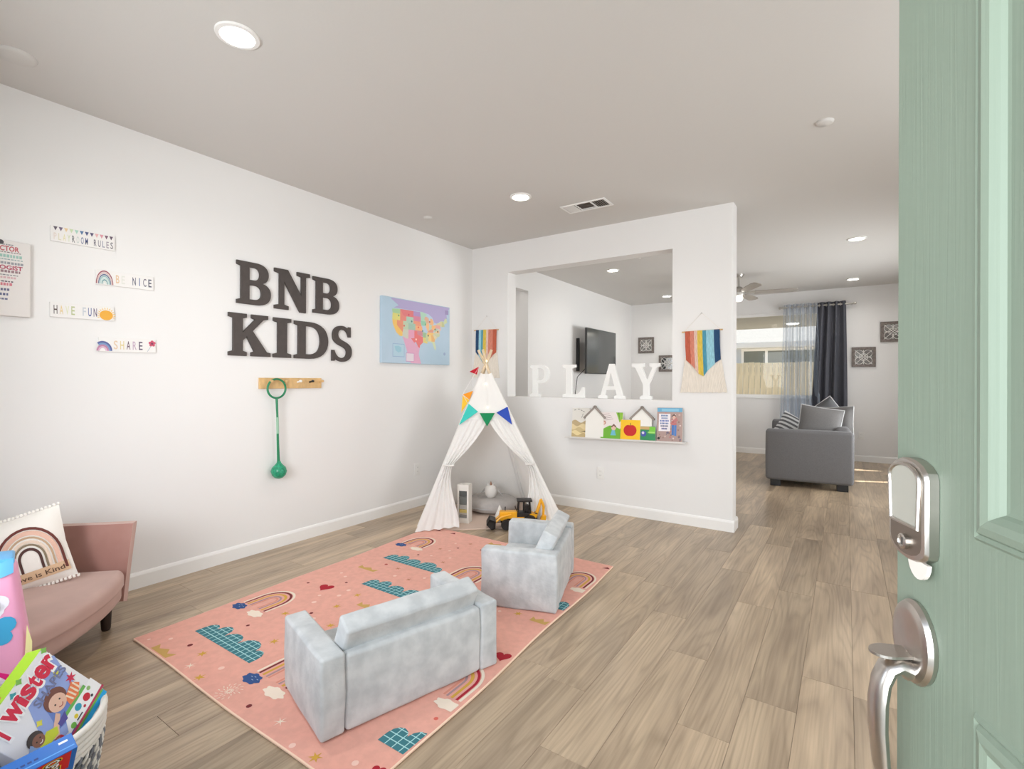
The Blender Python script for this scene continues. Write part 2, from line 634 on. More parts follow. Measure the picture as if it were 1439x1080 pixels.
def path(s, steps=8):
    out, cur, pos = [], [], (0, 0)
    tok = s.replace(',', ' ').replace('M', ' M ').replace('L', ' L ').replace('C', ' C ').replace('Q', ' Q ').replace('Z', ' Z ').split()
    i, cmd = 0, None
    while i < len(tok):
        if tok[i] in 'MLCQZ':
            cmd = tok[i]
            i += 1
            if cmd == 'Z':
                if (abs(cur[0][0] - cur[-1][0]) + abs(cur[0][1] - cur[-1][1])) < 1e-6:
                    cur.pop()
                out.append(cur)
                cur = []
            continue
        k = {'M': 1, 'L': 1, 'Q': 2, 'C': 3}[cmd]
        p = [(float(tok[i + 2 * j]), float(tok[i + 2 * j + 1])) for j in range(k)]
        i += 2 * k
        if cmd in 'ML':
            cur.append(p[0])
        elif cmd == 'Q':
            for t in range(1, steps + 1):
                t /= steps
                cur.append(tuple((1 - t) ** 2 * a + 2 * t * (1 - t) * b + t * t * c for a, b, c in zip(pos, p[0], p[1])))
        else:
            for t in range(1, steps + 1):
                t /= steps
                cur.append(tuple((1 - t) ** 3 * a + 3 * t * (1 - t) ** 2 * b + 3 * t * t * (1 - t) * c + t ** 3 * d
                                 for a, b, c, d in zip(pos, p[0], p[1], p[2])))
        pos = p[-1]
    return out


def outline_mesh(loops, depth, bevel=0.0):
    """Filled 2D outline with holes, extruded; the result lies z in [0, depth]."""
    cu = bpy.data.curves.new('outline', 'CURVE')
    cu.dimensions = '2D'
    cu.fill_mode = 'BOTH'
    cu.extrude = max(0.0, depth / 2 - bevel)
    cu.bevel_depth = bevel
    cu.bevel_resolution = 1
    cu.offset = -bevel
    for lp in loops:
        sp = cu.splines.new('POLY')
        sp.points.add(len(lp) - 1)
        for q, (x, y) in zip(sp.points, lp):
            q.co = (x, y, 0, 1)
        sp.use_cyclic_u = True
    ob = bpy.data.objects.new('outline', cu)
    me = bpy.data.meshes.new_from_object(ob)
    for v in me.vertices:
        v.co.z += depth / 2
    bpy.data.objects.remove(ob)
    bpy.data.curves.remove(cu)
    return me


def text_mesh(s, height, width=None, extrude=0.0, weight=0.0, align='LEFT', spacing=1.0):
    """Lettering as a mesh in local XY; cap height = height; scaled to width when given."""
    cu = bpy.data.curves.new('text', 'FONT')
    cu.body = s
    cu.size = 1.0
    cu.offset = weight
    cu.resolution_u = 3
    cu.space_character = spacing
    ob = bpy.data.objects.new('text', cu)
    me = bpy.data.meshes.new_from_object(ob)
    bpy.data.objects.remove(ob)
    bpy.data.curves.remove(cu)
    if not me.vertices:
        return me
    x0 = min(v.co.x for v in me.vertices)
    x1 = max(v.co.x for v in me.vertices)
    sy = height / 0.69
    sx = (width / (x1 - x0)) if width else sy
    dx = {'LEFT': 0, 'CENTER': -0.5, 'RIGHT': -1}[align]
    for v in me.vertices:
        v.co.x = (v.co.x - x0) * sx + dx * (x1 - x0) * sx
        v.co.y *= sy
    return me


GLYPH = {
    'B': 'M0 0 L.50 0 C.72 0 .86 .10 .86 .28 C.86 .42 .77 .50 .65 .53 C.75 .57 .80 .64 .80 .75 C.80 .91 .67 1 .48 1 L0 1 L0 .91 L.10 .88 L.10 .12 L0 .09 Z '
         'M.31 .58 L.42 .58 C.52 .58 .57 .64 .57 .73 C.57 .83 .52 .88 .42 .88 L.31 .88 Z M.31 .12 L.43 .12 C.55 .12 .61 .18 .61 .28 C.61 .40 .55 .46 .43 .46 L.31 .46 Z',
    'N': 'M0 0 L.38 0 L.38 .09 L.26 .12 L.26 .70 L.70 -.03 L.87 -.03 L.87 .89 L.99 .91 L.99 1 L.62 1 L.62 .91 L.74 .88 L.74 .40 L.36 1 L0 1 L0 .91 L.13 .88 L.13 .12 L0 .09 Z',
    'K': 'M0 0 L.41 0 L.41 .09 L.32 .12 L.32 .36 L.41 .46 L.58 .12 L.51 .09 L.51 0 L.98 0 L.98 .09 L.89 .11 L.55 .60 L.80 .88 L.92 .91 L.92 1 L.52 1 L.52 .91 L.60 .88 L.32 .56 L.32 .88 L.41 .91 L.41 1 L0 1 L0 .91 L.10 .88 L.10 .12 L0 .09 Z',
    'I': 'M0 0 L.46 0 L.46 .09 L.35 .12 L.35 .88 L.46 .91 L.46 1 L0 1 L0 .91 L.11 .88 L.11 .12 L0 .09 Z',
    'D': 'M0 0 L.42 0 C.77 0 .97 .2 .97 .5 C.97 .8 .77 1 .42 1 L0 1 L0 .91 L.10 .88 L.10 .12 L0 .09 Z M.31 .12 L.40 .12 C.62 .12 .73 .25 .73 .5 C.73 .75 .62 .88 .40 .88 L.31 .88 Z',
    'S': 'M.02 0 L.10 0 L.14 .06 C.20 .01 .28 -.02 .36 -.02 C.56 -.02 .68 .10 .68 .28 C.68 .46 .54 .53 .38 .59 C.26 .64 .22 .69 .22 .77 C.22 .86 .28 .91 .36 .91 C.46 .91 .53 .84 .56 .70 L.64 .70 L.64 1 L.57 1 L.53 .95 C.47 1 .41 1.02 .34 1.02 C.15 1.02 .04 .90 .04 .73 C.04 .56 .16 .49 .32 .43 C.45 .38 .50 .34 .50 .25 C.50 .15 .43 .09 .34 .09 C.22 .09 .14 .17 .10 .31 L.02 .31 Z',
    'P': 'M0 0 L.46 0 L.46 .09 L.33 .12 L.33 .42 L.45 .42 C.68 .42 .82 .53 .82 .71 C.82 .9 .68 1 .45 1 L0 1 L0 .91 L.11 .88 L.11 .12 L0 .09 Z M.33 .52 L.42 .52 C.55 .52 .61 .6 .61 .71 C.61 .83 .55 .9 .42 .9 L.33 .9 Z',
    'L': 'M0 0 L.76 0 L.76 .32 L.67 .32 C.63 .2 .56 .11 .42 .11 L.33 .11 L.33 .88 L.46 .91 L.46 1 L0 1 L0 .91 L.11 .88 L.11 .12 L0 .09 Z',
    'A': 'M0 0 L.34 0 L.34 .08 L.25 .10 L.30 .25 L.63 .25 L.68 .10 L.58 .08 L.58 0 L.98 0 L.98 .08 L.90 .10 L.58 1 L.40 1 L.09 .10 L0 .08 Z M.34 .36 L.59 .36 L.465 .73 Z',
    'Y': 'M.29 0 L.71 0 L.71 .09 L.61 .12 L.61 .42 L.87 .88 L.98 .91 L.98 1 L.62 1 L.62 .91 L.71 .88 L.54 .56 L.36 .88 L.44 .91 L.44 1 L0 1 L0 .91 L.11 .88 L.39 .42 L.39 .12 L.29 .09 Z',
}


def disc(mb, x, y, r, material, M, dz=0.0, n=14, sx=1.0, sy=1.0):
    mb.prism([(x + r * sx * cos(2 * pi * k / n), y + r * sy * sin(2 * pi * k / n)) for k in range(n)], 0, material,
             M @ Matrix.Translation((0, 0, dz)))


def rect(mb, x0, y0, x1, y1, material, M, dz=0.0):
    mb.prism([(x0, y0), (x1, y0), (x1, y1), (x0, y1)], 0, material, M @ Matrix.Translation((0, 0, dz)))


def arc_band(mb, cx, cy, r0, r1, material, M, dz=0.0, a0=0, a1=180, n=16, sx=1.0, sy=1.0, leg=0.0):
    """Flat arch: half ring with straight legs of length leg below it."""
    verts, faces = [], []
    A = [(a0 + (a1 - a0) * k / n) for k in range(n + 1)]
    ring_ = []
    if leg:
        ring_.append((1, -leg / sy / 1.0, True))
    pts = []
    if leg:
        pts.append((r0 * sx + cx, cy - leg, r1 * sx + cx, cy - leg))
    for a in A:
        c, s = cos(radians(a)), sin(radians(a))
        pts.append((cx + r0 * sx * c, cy + r0 * sy * s, cx + r1 * sx * c, cy + r1 * sy * s))
    if leg:
        pts.append((-r0 * sx + cx, cy - leg, -r1 * sx + cx, cy - leg))
    for p in pts:
        verts += [(p[0], p[1], dz), (p[2], p[3], dz)]
    for i in range(len(pts) - 1):
        faces.append((2 * i, 2 * i + 1, 2 * i + 3, 2 * i + 2))
    mb.raw(verts, faces, material, M)


def star(mb, x, y, r, material, M, dz=0.0, n=5, inner=0.4, rot=90):
    mb.prism([(x + (r if k % 2 == 0 else r * inner) * cos(radians(rot + 180 * k / n)),
               y + (r if k % 2 == 0 else r * inner) * sin(radians(rot + 180 * k / n))) for k in range(2 * n)], 0, material,
             M @ Matrix.Translation((0, 0, dz)))


def heart(mb, x, y, s, material, M, dz=0.0, rot=0):
    pts = []
    for k in range(24):
        t = 2 * pi * k / 24
        hx = 16 * sin(t) ** 3 / 32
        hy = (13 * cos(t) - 5 * cos(2 * t) - 2 * cos(3 * t) - cos(4 * t)) / 32
        c, q = cos(radians(rot)), sin(radians(rot))
        pts.append((x + s * (hx * c - hy * q), y + s * (hx * q + hy * c)))
    mb.prism(pts, 0, material, M @ Matrix.Translation((0, 0, dz)))
# ------------------------------------------------------------------ the setting
XL, XR, YF, YP, YP2, YB, H = -3.537, 1.90, -0.09, 4.46, 4.62, 9.522, 2.74
XE = -0.779            # end of the partition


def structure(o, label=None):
    o['kind'] = 'structure'
    if label:
        o['label'] = label
    return o


# floor: sub-floor with every plank on it
mb = MB()
mb.box((XL - 1.6, -0.4, -0.06), (XR + 0.1, YB + 0.02, -0.006), M_SUBFLOOR)
floor = structure(mb.build('floor'), 'grey-brown wood-look plank floor running through both rooms')
PW, PL = 0.18, 1.22
pm = MB()
pm.box((-PW / 2 + .0004, -PL / 2 + .0004, -0.006), (PW / 2 - .0004, PL / 2 - .0004, 0.0), M_PLANK, bevel=0.0008)
plank_me = None
known = {-1: 1.86, -2: 2.35, -3: 1.48, 0: 0.95, 1: 2.455, -10: 0.81, -4: 0.62, -5: 1.9, -6: 1.2}
short_cache = {}
for k in range(-18, 13):
    x0 = -0.333 + PW * k
    x1 = x0 + PW
    lo, hi = max(x0, XL), min(x1, XR)
    if hi - lo < 0.02:
        continue
    y = known.get(k, random.uniform(0, PL)) % PL
    y = y - PL - (PL if y - PL > -0.35 else 0)
    while y < YB:
        a, b = max(y, -0.35), min(y + PL, YB)
        if b - a > 0.03:
            full = abs((b - a) - PL) < 1e-4 and abs((hi - lo) - PW) < 1e-4
            if full and plank_me is not None:
                o = bpy.data.objects.new('plank', plank_me)
                COL.objects.link(o)
            elif full:
                o = pm.build('plank')
                plank_me = o.data
            else:
                q = MB()
                q.box((-(hi - lo) / 2 + .0008, -(b - a) / 2 + .0008, -0.006), ((hi - lo) / 2 - .0008, (b - a) / 2 - .0008, 0.0), M_PLANK, bevel=0.0012)
                o = q.build('plank')
            o.location = ((lo + hi) / 2, (a + b) / 2, 0)
            o.parent = floor
        y += PL

mb = MB()
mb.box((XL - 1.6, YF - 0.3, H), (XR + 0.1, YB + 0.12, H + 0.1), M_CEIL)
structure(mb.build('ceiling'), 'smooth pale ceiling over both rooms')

mb = MB()
T = 0.12
mb.box((XL - T, YF - 0.13, 0), (XL, 4.70, H), M_WALL)
mb.box((XL - T, 4.70, 2.45), (XL, 5.66, H), M_WALL)
mb.box((XL - T, 5.66, 0), (XL, YB, H), M_WALL)
structure(mb.build('wall_left'), 'long white wall carrying the letters and signs')
mb = MB()
mb.box((XL - 1.5, 4.3, 0), (XL - 1.4, 6.2, H), M_WALL)
mb.box((XL - 1.4, 4.3, 0), (XL - T, 4.4, H), M_WALL)
mb.box((XL - 1.4, 6.1, 0), (XL - T, 6.2, H), M_WALL)
structure(mb.build('wall_hallway'), 'white hallway walls behind the opening in the far left wall')

mb = MB()   # front wall with doorway and an opening added for light, behind the camera
DX0, DX1, DZ = -0.53, 0.41, 2.06
mb.box((XL, YF - 0.13, 0), (-2.55, YF, H), M_WALL)
mb.box((-2.55, YF - 0.13, 0), (-0.95, YF, 0.7), M_WALL)
mb.box((-2.55, YF - 0.13, 2.25), (-0.95, YF, H), M_WALL)
mb.box((-0.95, YF - 0.13, 0), (DX0, YF, H), M_WALL)
mb.box((DX0, YF - 0.13, DZ), (DX1, YF, H), M_WALL)
mb.box((DX1, YF - 0.13, 0), (XR, YF, H), M_WALL)
structure(mb.build('wall_front'), 'white front wall around the entry door')

mb = MB()   # right wall with two unseen slots cut so sun streaks fall on the floor
ys = [YF - 0.13, 8.33, 8.46, 9.27, 9.48, YB + 0.12]
mb.box((XR, ys[0], 0), (XR + 0.1, ys[1], H), M_WALL)
mb.box((XR, ys[2], 0), (XR + 0.1, ys[3], H), M_WALL)
mb.box((XR, ys[4], 0), (XR + 0.1, ys[5], H), M_WALL)
mb.box((XR, ys[1], 2.1), (XR + 0.1, ys[2], H), M_WALL)
mb.box((XR, ys[3], 2.1), (XR + 0.1, ys[4], H), M_WALL)
structure(mb.build('wall_right'), 'white wall on the right hand side of the house')

OX0, OX1, OZ0, OZ1 = -3.049, -1.28, 1.08, 2.425
mb = MB()
mb.box((XL, YP, 0), (OX0, YP2, H), M_WALL)
mb.box((OX0, YP, 0), (OX1, YP2, OZ0), M_WALL)
mb.box((OX0, YP, OZ1), (OX1, YP2, H), M_WALL)
r = 0.018
pl = [(OX1, YP), (XE - r, YP)] + [(XE - r + r * sin(a * pi / 8), YP + r - r * cos(a * pi / 8)) for a in range(1, 5)]
pl += [(XE - r + r * cos(a * pi / 8), YP2 - r + r * sin(a * pi / 8)) for a in range(0, 5)] + [(OX1, YP2)]
mb.prism(pl, H, M_WALL)
structure(mb.build('wall_partition'), 'white partition wall with a wide pass-through opening')

WX0, WX1, WZ0, WZ1 = -2.35, -0.22, 0.975, 2.412
mb = MB()
mb.box((XL - T, YB, 0), (WX0, YB + 0.14, H), M_WALL)
mb.box((WX0, YB, 0), (WX1, YB + 0.14, WZ0), M_WALL)
mb.box((WX0, YB, WZ1), (WX1, YB + 0.14, H), M_WALL)
mb.box((WX1, YB, 0), (XR, YB + 0.14, H), M_WALL)
structure(mb.build('wall_back'), 'white far wall of the living room with the window')

# baseboards: square body with a small eased top, following a run of points


def baseboard(name, runs, label):
    mb = MB()
    for (a, b, nrm) in runs:
        a, b, nrm = Vector((*a, 0)), Vector((*b, 0)), Vector((*nrm, 0))
        t = (b - a)
        prof = [(0, 0), (0.013, 0), (0.013, 0.078), (0.009, 0.090), (0.003, 0.096), (0, 0.096)]
        verts = [tuple(p + nrm * u + Vector((0, 0, w))) for p in (a, b) for (u, w) in prof]
        n = len(prof)
        mb.raw(verts, [(i, (i + 1) % n, n + (i + 1) % n, n + i) for i in range(n)] + [tuple(range(n)), tuple(range(2 * n - 1, n - 1, -1))], M_TRIM)
    return structure(mb.build(name), label)


baseboard('baseboard_left', [((XL, YF), (XL, 4.70), (1, 0)), ((XL, 5.66), (XL, YB), (1, 0))], 'white baseboard along the long left wall')
baseboard('baseboard_partition', [((XL, YP), (XE + 0.013, YP), (0, -1)), ((XE, YP - 0.0005), (XE, YP2 + .0125), (1, 0)), ((XL, YP2), (XE, YP2), (0, 1))],
          'white baseboard around the foot of the partition')
baseboard('baseboard_back', [((XL, YB), (XR, YB), (0, -1))], 'white baseboard along the far living room wall')
baseboard('baseboard_front', [((XL, YF), (DX0, YF), (0, 1))], 'white baseboard along the front wall')

# ------------------------------------------------------------------ living room window and the yard behind it
win = thing('window_1', 'wide living room window with white vinyl frame above sill', 'window', (0, 0, 0), kind='structure')
mb = MB()
f = 0.045
y0, y1 = YB + 0.05, YB + 0.10
mb.box((WX0, y0, WZ0), (WX1, y1, WZ0 + f), M_TRIM)
mb.box((WX0, y0, WZ1 - f), (WX1, y1, WZ1), M_TRIM)
mb.box((WX0, y0, WZ0 + f), (WX0 + f, y1, WZ1 - f), M_TRIM)
mb.box((WX1 - f, y0, WZ0 + f), (WX1, y1, WZ1 - f), M_TRIM)
mb.box((-1.72, y0, WZ0 + f), (-1.66, y1, WZ1 - f), M_TRIM)
mb.build('window_frame', win)
mb = MB()
mb.box((WX0 + f, y0 + .02, WZ0 + f), (-1.72, y0 + .026, WZ1 - f), M_GLASS)
mb.build('pane', win)
mb = MB()
mb.box((-1.66, y0 + .02, WZ0 + f), (WX1 - f, y0 + .026, WZ1 - f), M_GLASS)
mb.build('pane', win)
mb = MB()
mb.box((WX0 - .01, YB - 0.015, WZ0 - 0.02), (WX1 + .01, YB + 0.05, WZ0 + .004), M_TRIM, bevel=.004)
mb.build('window_sill', win)

mb = MB()
mb.box((-14, YB + 0.13, -0.3), (10, 40, -0.05), M_GROUND)
structure(mb.build('ground'), 'bare yard ground outside the living room window')
mb = MB()
mb.box((-6, YB + 0.14, 2.47), (4, 12.9, 2.62), M_PATIOCEIL)
structure(mb.build('patio_roof'), 'beige soffit of the patio roof seen through the window top')
t = thing('patio_light', 'round glowing patio light on soffit outside the window', 'ceiling light', (-0.93, 11.9, 2.47))
mb = MB()
mb.lathe([(0.0, -0.035), (0.10, -0.03), (0.13, -0.012), (0.13, -0.01)], M_LED, seg=20)
mb.build('diffuser', t, True)
mb = MB()
mb.lathe([(0.13, -0.02), (0.15, -0.015), (0.15, 0.0)], M_TRIM, seg=20)
mb.build('trim', t, True)

fence = thing('wooden_fence', 'pale cedar board fence across the yard behind the window', 'fence', (0, 15.0, 0))
pb = None
for i in range(46):
    x = -5.2 + i * 0.145
    if pb is None:
        mb = MB()
        mb.box((-0.069, -0.009, 0), (0.069, 0.009, 1.0), M_FENCE, bevel=0.003)
        o = mb.build('board', fence)
        pb = o
    else:
        o = pb.copy()
        COL.objects.link(o)
        o.parent = fence
    o.location = (x, random.uniform(-.003, .003), -0.05)
    o.scale = (1, 1, 1.80 + random.uniform(-.012, .012))
mb = MB()
for z in (0.3, 1.4):
    mb.box((-5.3, 0.012, z), (1.5, 0.05, z + 0.09), M_FENCE)
mb.build('rail', fence)

house = thing('neighbour_house', 'pale neighbouring house beyond the cedar fence', 'house', (0, 19.0, 0))
mb = MB()
mb.box((-9, 0, -0.1), (7, 0.2, 2.45), M_NEIGHWALL)
mb.build('wall', house)
mb = MB()
mb.box((-9.3, -0.62, 2.38), (7.3, -0.56, 2.54), M_WHITE)
mb.box((-9.3, -0.58, 2.36), (7.3, 0.02, 2.40), M_WHITE)
mb.build('fascia', house)
for i in range(9):            # shingle courses, each stepped over the one below
    mb = MB()
    yy, zz = -0.60 + i * 0.42, 2.52 + i * 0.19
    mb.raw([(-9.3, yy, zz + .02), (7.3, yy, zz + .02), (7.3, yy + .46, zz + .228), (-9.3, yy + .46, zz + .228),
            (-9.3, yy, zz - .02), (7.3, yy, zz - .02)], [(0, 1, 2, 3), (4, 5, 1, 0)], M_ROOF)
    mb.build('shingle_course', house)
w = None
mb = MB()
for (a, b, c, d) in ((-3.05, 1.72, -0.75, 1.80), (-3.05, 2.28, -0.75, 2.36), (-3.05, 1.80, -2.97, 2.28), (-0.83, 1.80, -0.75, 2.28), (-2.30, 1.80, -2.22, 2.28)):
    mb.box((a, -0.05, b), (c, 0.0, d), M_WHITE)
mb.box((-3.05, -0.05, 1.0), (-2.97, 0.0, 1.72), M_WHITE)
mb.box((-0.83, -0.05, 1.0), (-0.75, 0.0, 1.72), M_WHITE)
mb.box((-2.30, -0.05, 1.0), (-2.22, 0.0, 1.72), M_WHITE)
w = mb.build('window', house)
mb = MB()
mb.box((-2.97, -0.02, 1.0), (-0.83, -0.012, 2.28), M_CLEARWIN)
mb.build('pane', w)

# ------------------------------------------------------------------ ceiling fixtures


def downlight(x, y, r, label):
    t = thing('recessed_light', label, 'ceiling light', (x, y, H), group='recessed ceiling lights')
    mb = MB()
    mb.lathe([(r * 0.74, -0.002), (r * 0.78, -0.010), (r * 0.97, -0.008), (r, -0.003), (r, 0.0)], M_TRIM, seg=28)
    mb.build('trim', t, True)
    mb = MB()
    mb.lathe([(0.0, -0.0065), (r * 0.76, -0.0065), (r * 0.76, -0.002)], M_LED, seg=28)
    mb.build('diffuser', t, True)
    d = bpy.data.lights.new('downlight_lamp', 'AREA')
    d.shape = 'DISK'
    d.size = r * 1.4
    d.energy = 6.0 if y < 5 else 3.5
    d.color = (1.0, 0.97, 0.93)
    d.spread = radians(150)
    lo_ = bpy.data.objects.new('downlight_lamp', d)
    COL.objects.link(lo_)
    lo_.parent = t
    lo_.location = (0, 0, -0.014)
    return t


for (x, y, lab) in ((-2.185, 1.125, 'large bright recessed ceiling light above the play room floor, nearest the charcoal letters'),
                    (-2.19, 3.385, 'bright recessed ceiling light beside the ceiling vent'),
                    (-2.615, 6.33, 'recessed light seen through the pass-through, the larger of two'),
                    (-2.62, 8.78, 'small recessed light near the far wall, seen through the pass-through'),
                    (0.09, 6.30, 'recessed light on living room ceiling, between partition and green door'),
                    (0.08, 8.765, 'small recessed light on living room ceiling above the slate curtain')):
    downlight(x, y, 0.088, lab)

for (x, y, rr, lab) in ((-3.17, 0.63, 0.075, 'round white detector plate on the ceiling at the left edge'),
                        (-0.104, 3.362, 0.045, 'small round white cover on the ceiling near the green door'),
                        (-3.177, 3.353, 0.04, 'small round white cover on ceiling close to the left wall'),
                        (-2.107, 5.851, 0.045, 'small round cover on ceiling seen through pass-through')):
    mb = MB()
    mb.lathe([(0.0, -0.016), (rr * 0.8, -0.015), (rr * 0.93, -0.011), (rr, -0.004), (rr, 0.0)], M_CEIL, seg=24)
    tag(mb.build('ceiling_cover', None, True, origin=None), lab, 'detector').location = (x, y, H)

t = thing('ceiling_vent', 'white rectangular ceiling vent with dark louvres near the partition', 'vent', (-1.835, 3.865, H))
VX, VY = 0.205, 0.098
mb = MB()
for (a, b, c, d) in ((-VX, -VY, VX, -VY + .02), (-VX, VY - .02, VX, VY), (-VX, -VY + .02, -VX + .022, VY - .02), (VX - .022, -VY + .02, VX, VY - .02),
                     (-.075, -VY + .02, -.063, VY - .02), (.063, -VY + .02, .075, VY - .02)):
    mb.box((a, b, -0.009), (c, d, 0.0), M_TRIM, bevel=.002)
mb.build('frame', t)
mb = MB()
mb.box((-VX + .015, -VY + .015, -0.0015), (VX - .015, VY - .015, -0.0005), M_VENTDARK)
mb.build('backing', t)
for k in range(6):
    mb = MB()
    x = .088 + k * .019
    mb.raw([(x, -VY + .02, -.002), (x + .010, -VY + .02, -.009), (x + .010, VY - .02, -.009), (x, VY - .02, -.002)], [(0, 1, 2, 3)], M_TRIM)
    mb.raw([(x + .0015, -VY + .02, -.002), (x + .0115, -VY + .02, -.009), (x + .0115, VY - .02, -.009), (x + .0015, VY - .02, -.002)], [(3, 2, 1, 0)], M_TRIM)
    mb.build('slat', t)
    mb = MB()
    x = -.088 - k * .019
    mb.raw([(x, -VY + .02, -.002), (x - .010, -VY + .02, -.009), (x - .010, VY - .02, -.009), (x, VY - .02, -.002)], [(3, 2, 1, 0)], M_TRIM)
    mb.raw([(x - .0015, -VY + .02, -.002), (x - .0115, -VY + .02, -.009), (x - .0115, VY - .02, -.009), (x - .0015, VY - .02, -.002)], [(0, 1, 2, 3)], M_TRIM)
    mb.build('slat', t)
for k in range(4):
    mb = MB()
    y = .055 - k * .034
    mb.box((-.062, y - .002, -.008), (.062, y + .002, -.002), M_TRIM if k == 0 else M_VENTDARK)
    mb.build('slat', t)

# ceiling fan
t = thing('ceiling_fan', 'brushed steel ceiling fan with five grey blades and lit globe', 'fan', (-1.245, 7.52, H + 0.0))
mb = MB()
mb.lathe([(0.0, -0.05), (0.05, -0.045), (0.07, -0.01), (0.07, 0.0)], M_FAN, seg=20)
mb.tube([(0, 0, -0.18), (0, 0, -0.04)], 0.013, M_FAN)
mb.build('downrod', t, True)
mb = MB()
mb.lathe([(0.03, -0.315), (0.075, -0.30), (0.085, -0.26), (0.075, -0.21), (0.035, -0.18), (0.0, -0.175)], M_FAN, seg=24)
mb.build('motor_housing', t, True)
mb = MB()
mb.lathe([(0.0, -0.385), (0.03, -0.38), (0.05, -0.36), (0.055, -0.335), (0.048, -0.31)], M_GLOBE, seg=20)
mb.build('globe', t, True)
bl = None
for k in range(5):
    a = radians(-62 + 72 * k)
    if bl is None:
        mb = MB()
        Mb = Matrix.Translation((0, 0, -0.27)) @ Matrix.Rotation(radians(-11), 4, 'X')
        mb.prism([(0.2, -.055), (0.62, -.072), (0.70, -.06), (0.72, -.02), (0.71, .03), (0.66, .062), (0.2, .05)], 0.008, M_FANBLADE, Mb)
        mb.prism([(0.08, -.02), (0.26, -.03), (0.26, .03), (0.08, .02)], 0.006, M_FAN, Mb @ Matrix.Translation((0, 0, .008)))
        bl = mb.build('blade', t)
        o = bl
    else:
        o = bl.copy()
        COL.objects.link(o)
        o.parent = t
    o.rotation_euler = (0, 0, a)


# outlets
def outlet(M, label):
    t = thing('power_outlet', label, 'outlet', M=M)
    mb = MB()
    mb.rbox((0.072, 0.116, 0.007), 0.004, M_OUTLET, Matrix.Translation((0, 0, .0035)), 2)
    mb.build('cover_plate', t, True)
    for s in (-1, 1):
        mb = MB()
        mb.rbox((0.034, 0.029, 0.003), 0.0014, M_OUTLET, Matrix.Translation((0, s * .02, .008)), 2)
        for dx in (-.006, .006):
            mb.box((dx - .001, s * .02 - .004, .0094), (dx + .001, s * .02 + .004, .0099), M_SLOT)
        mb.build('socket', t)
    return t


outlet(frame_on_left_wall(3.587, 0.37), 'white wall outlet on the long left wall beside the tent')
outlet(frame_facing_front(-1.958, YP, 0.366), 'white wall outlet on the partition under the book ledge')
outlet(frame_facing_front(0.20, YB, 0.40), 'white wall outlet on the far wall beside the grey couch')
# ------------------------------------------------------------------ letters and signs on the left wall
for (ch, y0, y1, z0, hh, lab) in (('B', 1.812, 2.060, 1.789, 0.300, 'charcoal slab letter B at the start of the upper row on the wall'),
                                  ('N', 2.088, 2.382, 1.784, 0.302, 'charcoal slab letter N in the middle of the upper row'),
                                  ('B', 2.410, 2.655, 1.789, 0.290, 'charcoal slab letter B closing the upper row, right after the N'),
                                  ('K', 1.757, 2.058, 1.421, 0.298, 'charcoal slab letter K starting the lower row'),
                                  ('I', 2.080, 2.223, 1.420, 0.297, 'charcoal slab letter I between the K and the D'),
                                  ('D', 2.250, 2.550, 1.420, 0.290, 'charcoal slab letter D in the lower row'),
                                  ('S', 2.580, 2.785, 1.412, 0.290, 'charcoal slab letter S closing the lower row')):
    loops = path(GLYPH[ch])
    w = max(p[0] for lp in loops for p in lp)
    loops = [[(x / w * (y1 - y0), y * hh) for x, y in lp] for lp in loops]
    mb = MB()
    mb.mesh(outline_mesh(loops, 0.02, 0.003), M_DARKLETTER)
    o = mb.build('charcoal_letter', smooth=True, angle=35)
    o.matrix_world = frame_on_left_wall(y0, z0, 0.001)
    tag(o, lab, 'letter', 'charcoal letters on the left wall')


def letters_row(mb, s, x0, x1, yb, hh, cols, M, dz, weight=0.01, cw=0.62):
    n = len(s)
    step = (x1 - x0) / n
    k = 0
    for i, c in enumerate(s):
        if c == ' ':
            continue
        w = step * cw * (0.25 if c in 'I' else 1.0)
        mb.mesh(text_mesh(c, hh, w, weight=weight, align='CENTER'), flat(cols[k % len(cols)]),
                M @ Matrix.Translation((x0 + step * (i + .5), yb, dz)))
        k += 1


def sign(y, z, w, hh, tilt, label):
    t = thing('word_sign', label, 'sign', M=frame_on_left_wall(y, z, 0.0) @ Matrix.Rotation(tilt, 4, 'Z'), group='small wooden signs on the left wall')
    mb = MB()
    mb.box((0, 0, 0.0), (w, hh, 0.011), mat('sign_board', (236, 233, 230), 0.6), bevel=0.0015)
    mb.build('board', t)
    return t


I4 = Matrix.Identity(4)
Z1 = 0.0116
t = sign(0.838, 1.994, 0.281, 0.083, 0.012, 'white sign reading PLAYROOM RULES under a row of pennants')
mb = MB()
pc = [(96, 86, 98), (110, 96, 120), (232, 204, 160), (200, 216, 176), (168, 208, 190), (88, 120, 160), (74, 84, 128), (84, 76, 110), (226, 176, 176), (214, 150, 160), (120, 84, 104), (98, 80, 96)]
for i, c in enumerate(pc):
    x = 0.010 + i * 0.0222
    mb.prism([(x, .080), (x + .018, .080), (x + .009, .058)], 0, flat(c), Matrix.Translation((0, 0, Z1)))
mb.build('pennant_print', t)
mb = MB()
letters_row(mb, 'PLAYROOM RULES', 0.008, 0.275, 0.010, 0.036, [(226, 214, 204), (222, 216, 190), (226, 218, 170), (206, 214, 180), (100, 106, 108), (204, 210, 206), (96, 112, 150), (84, 92, 140), (110, 106, 118), (104, 100, 112), (150, 150, 170), (160, 150, 160), (104, 98, 104)], I4, Z1, .012)
mb.build('lettering', t)

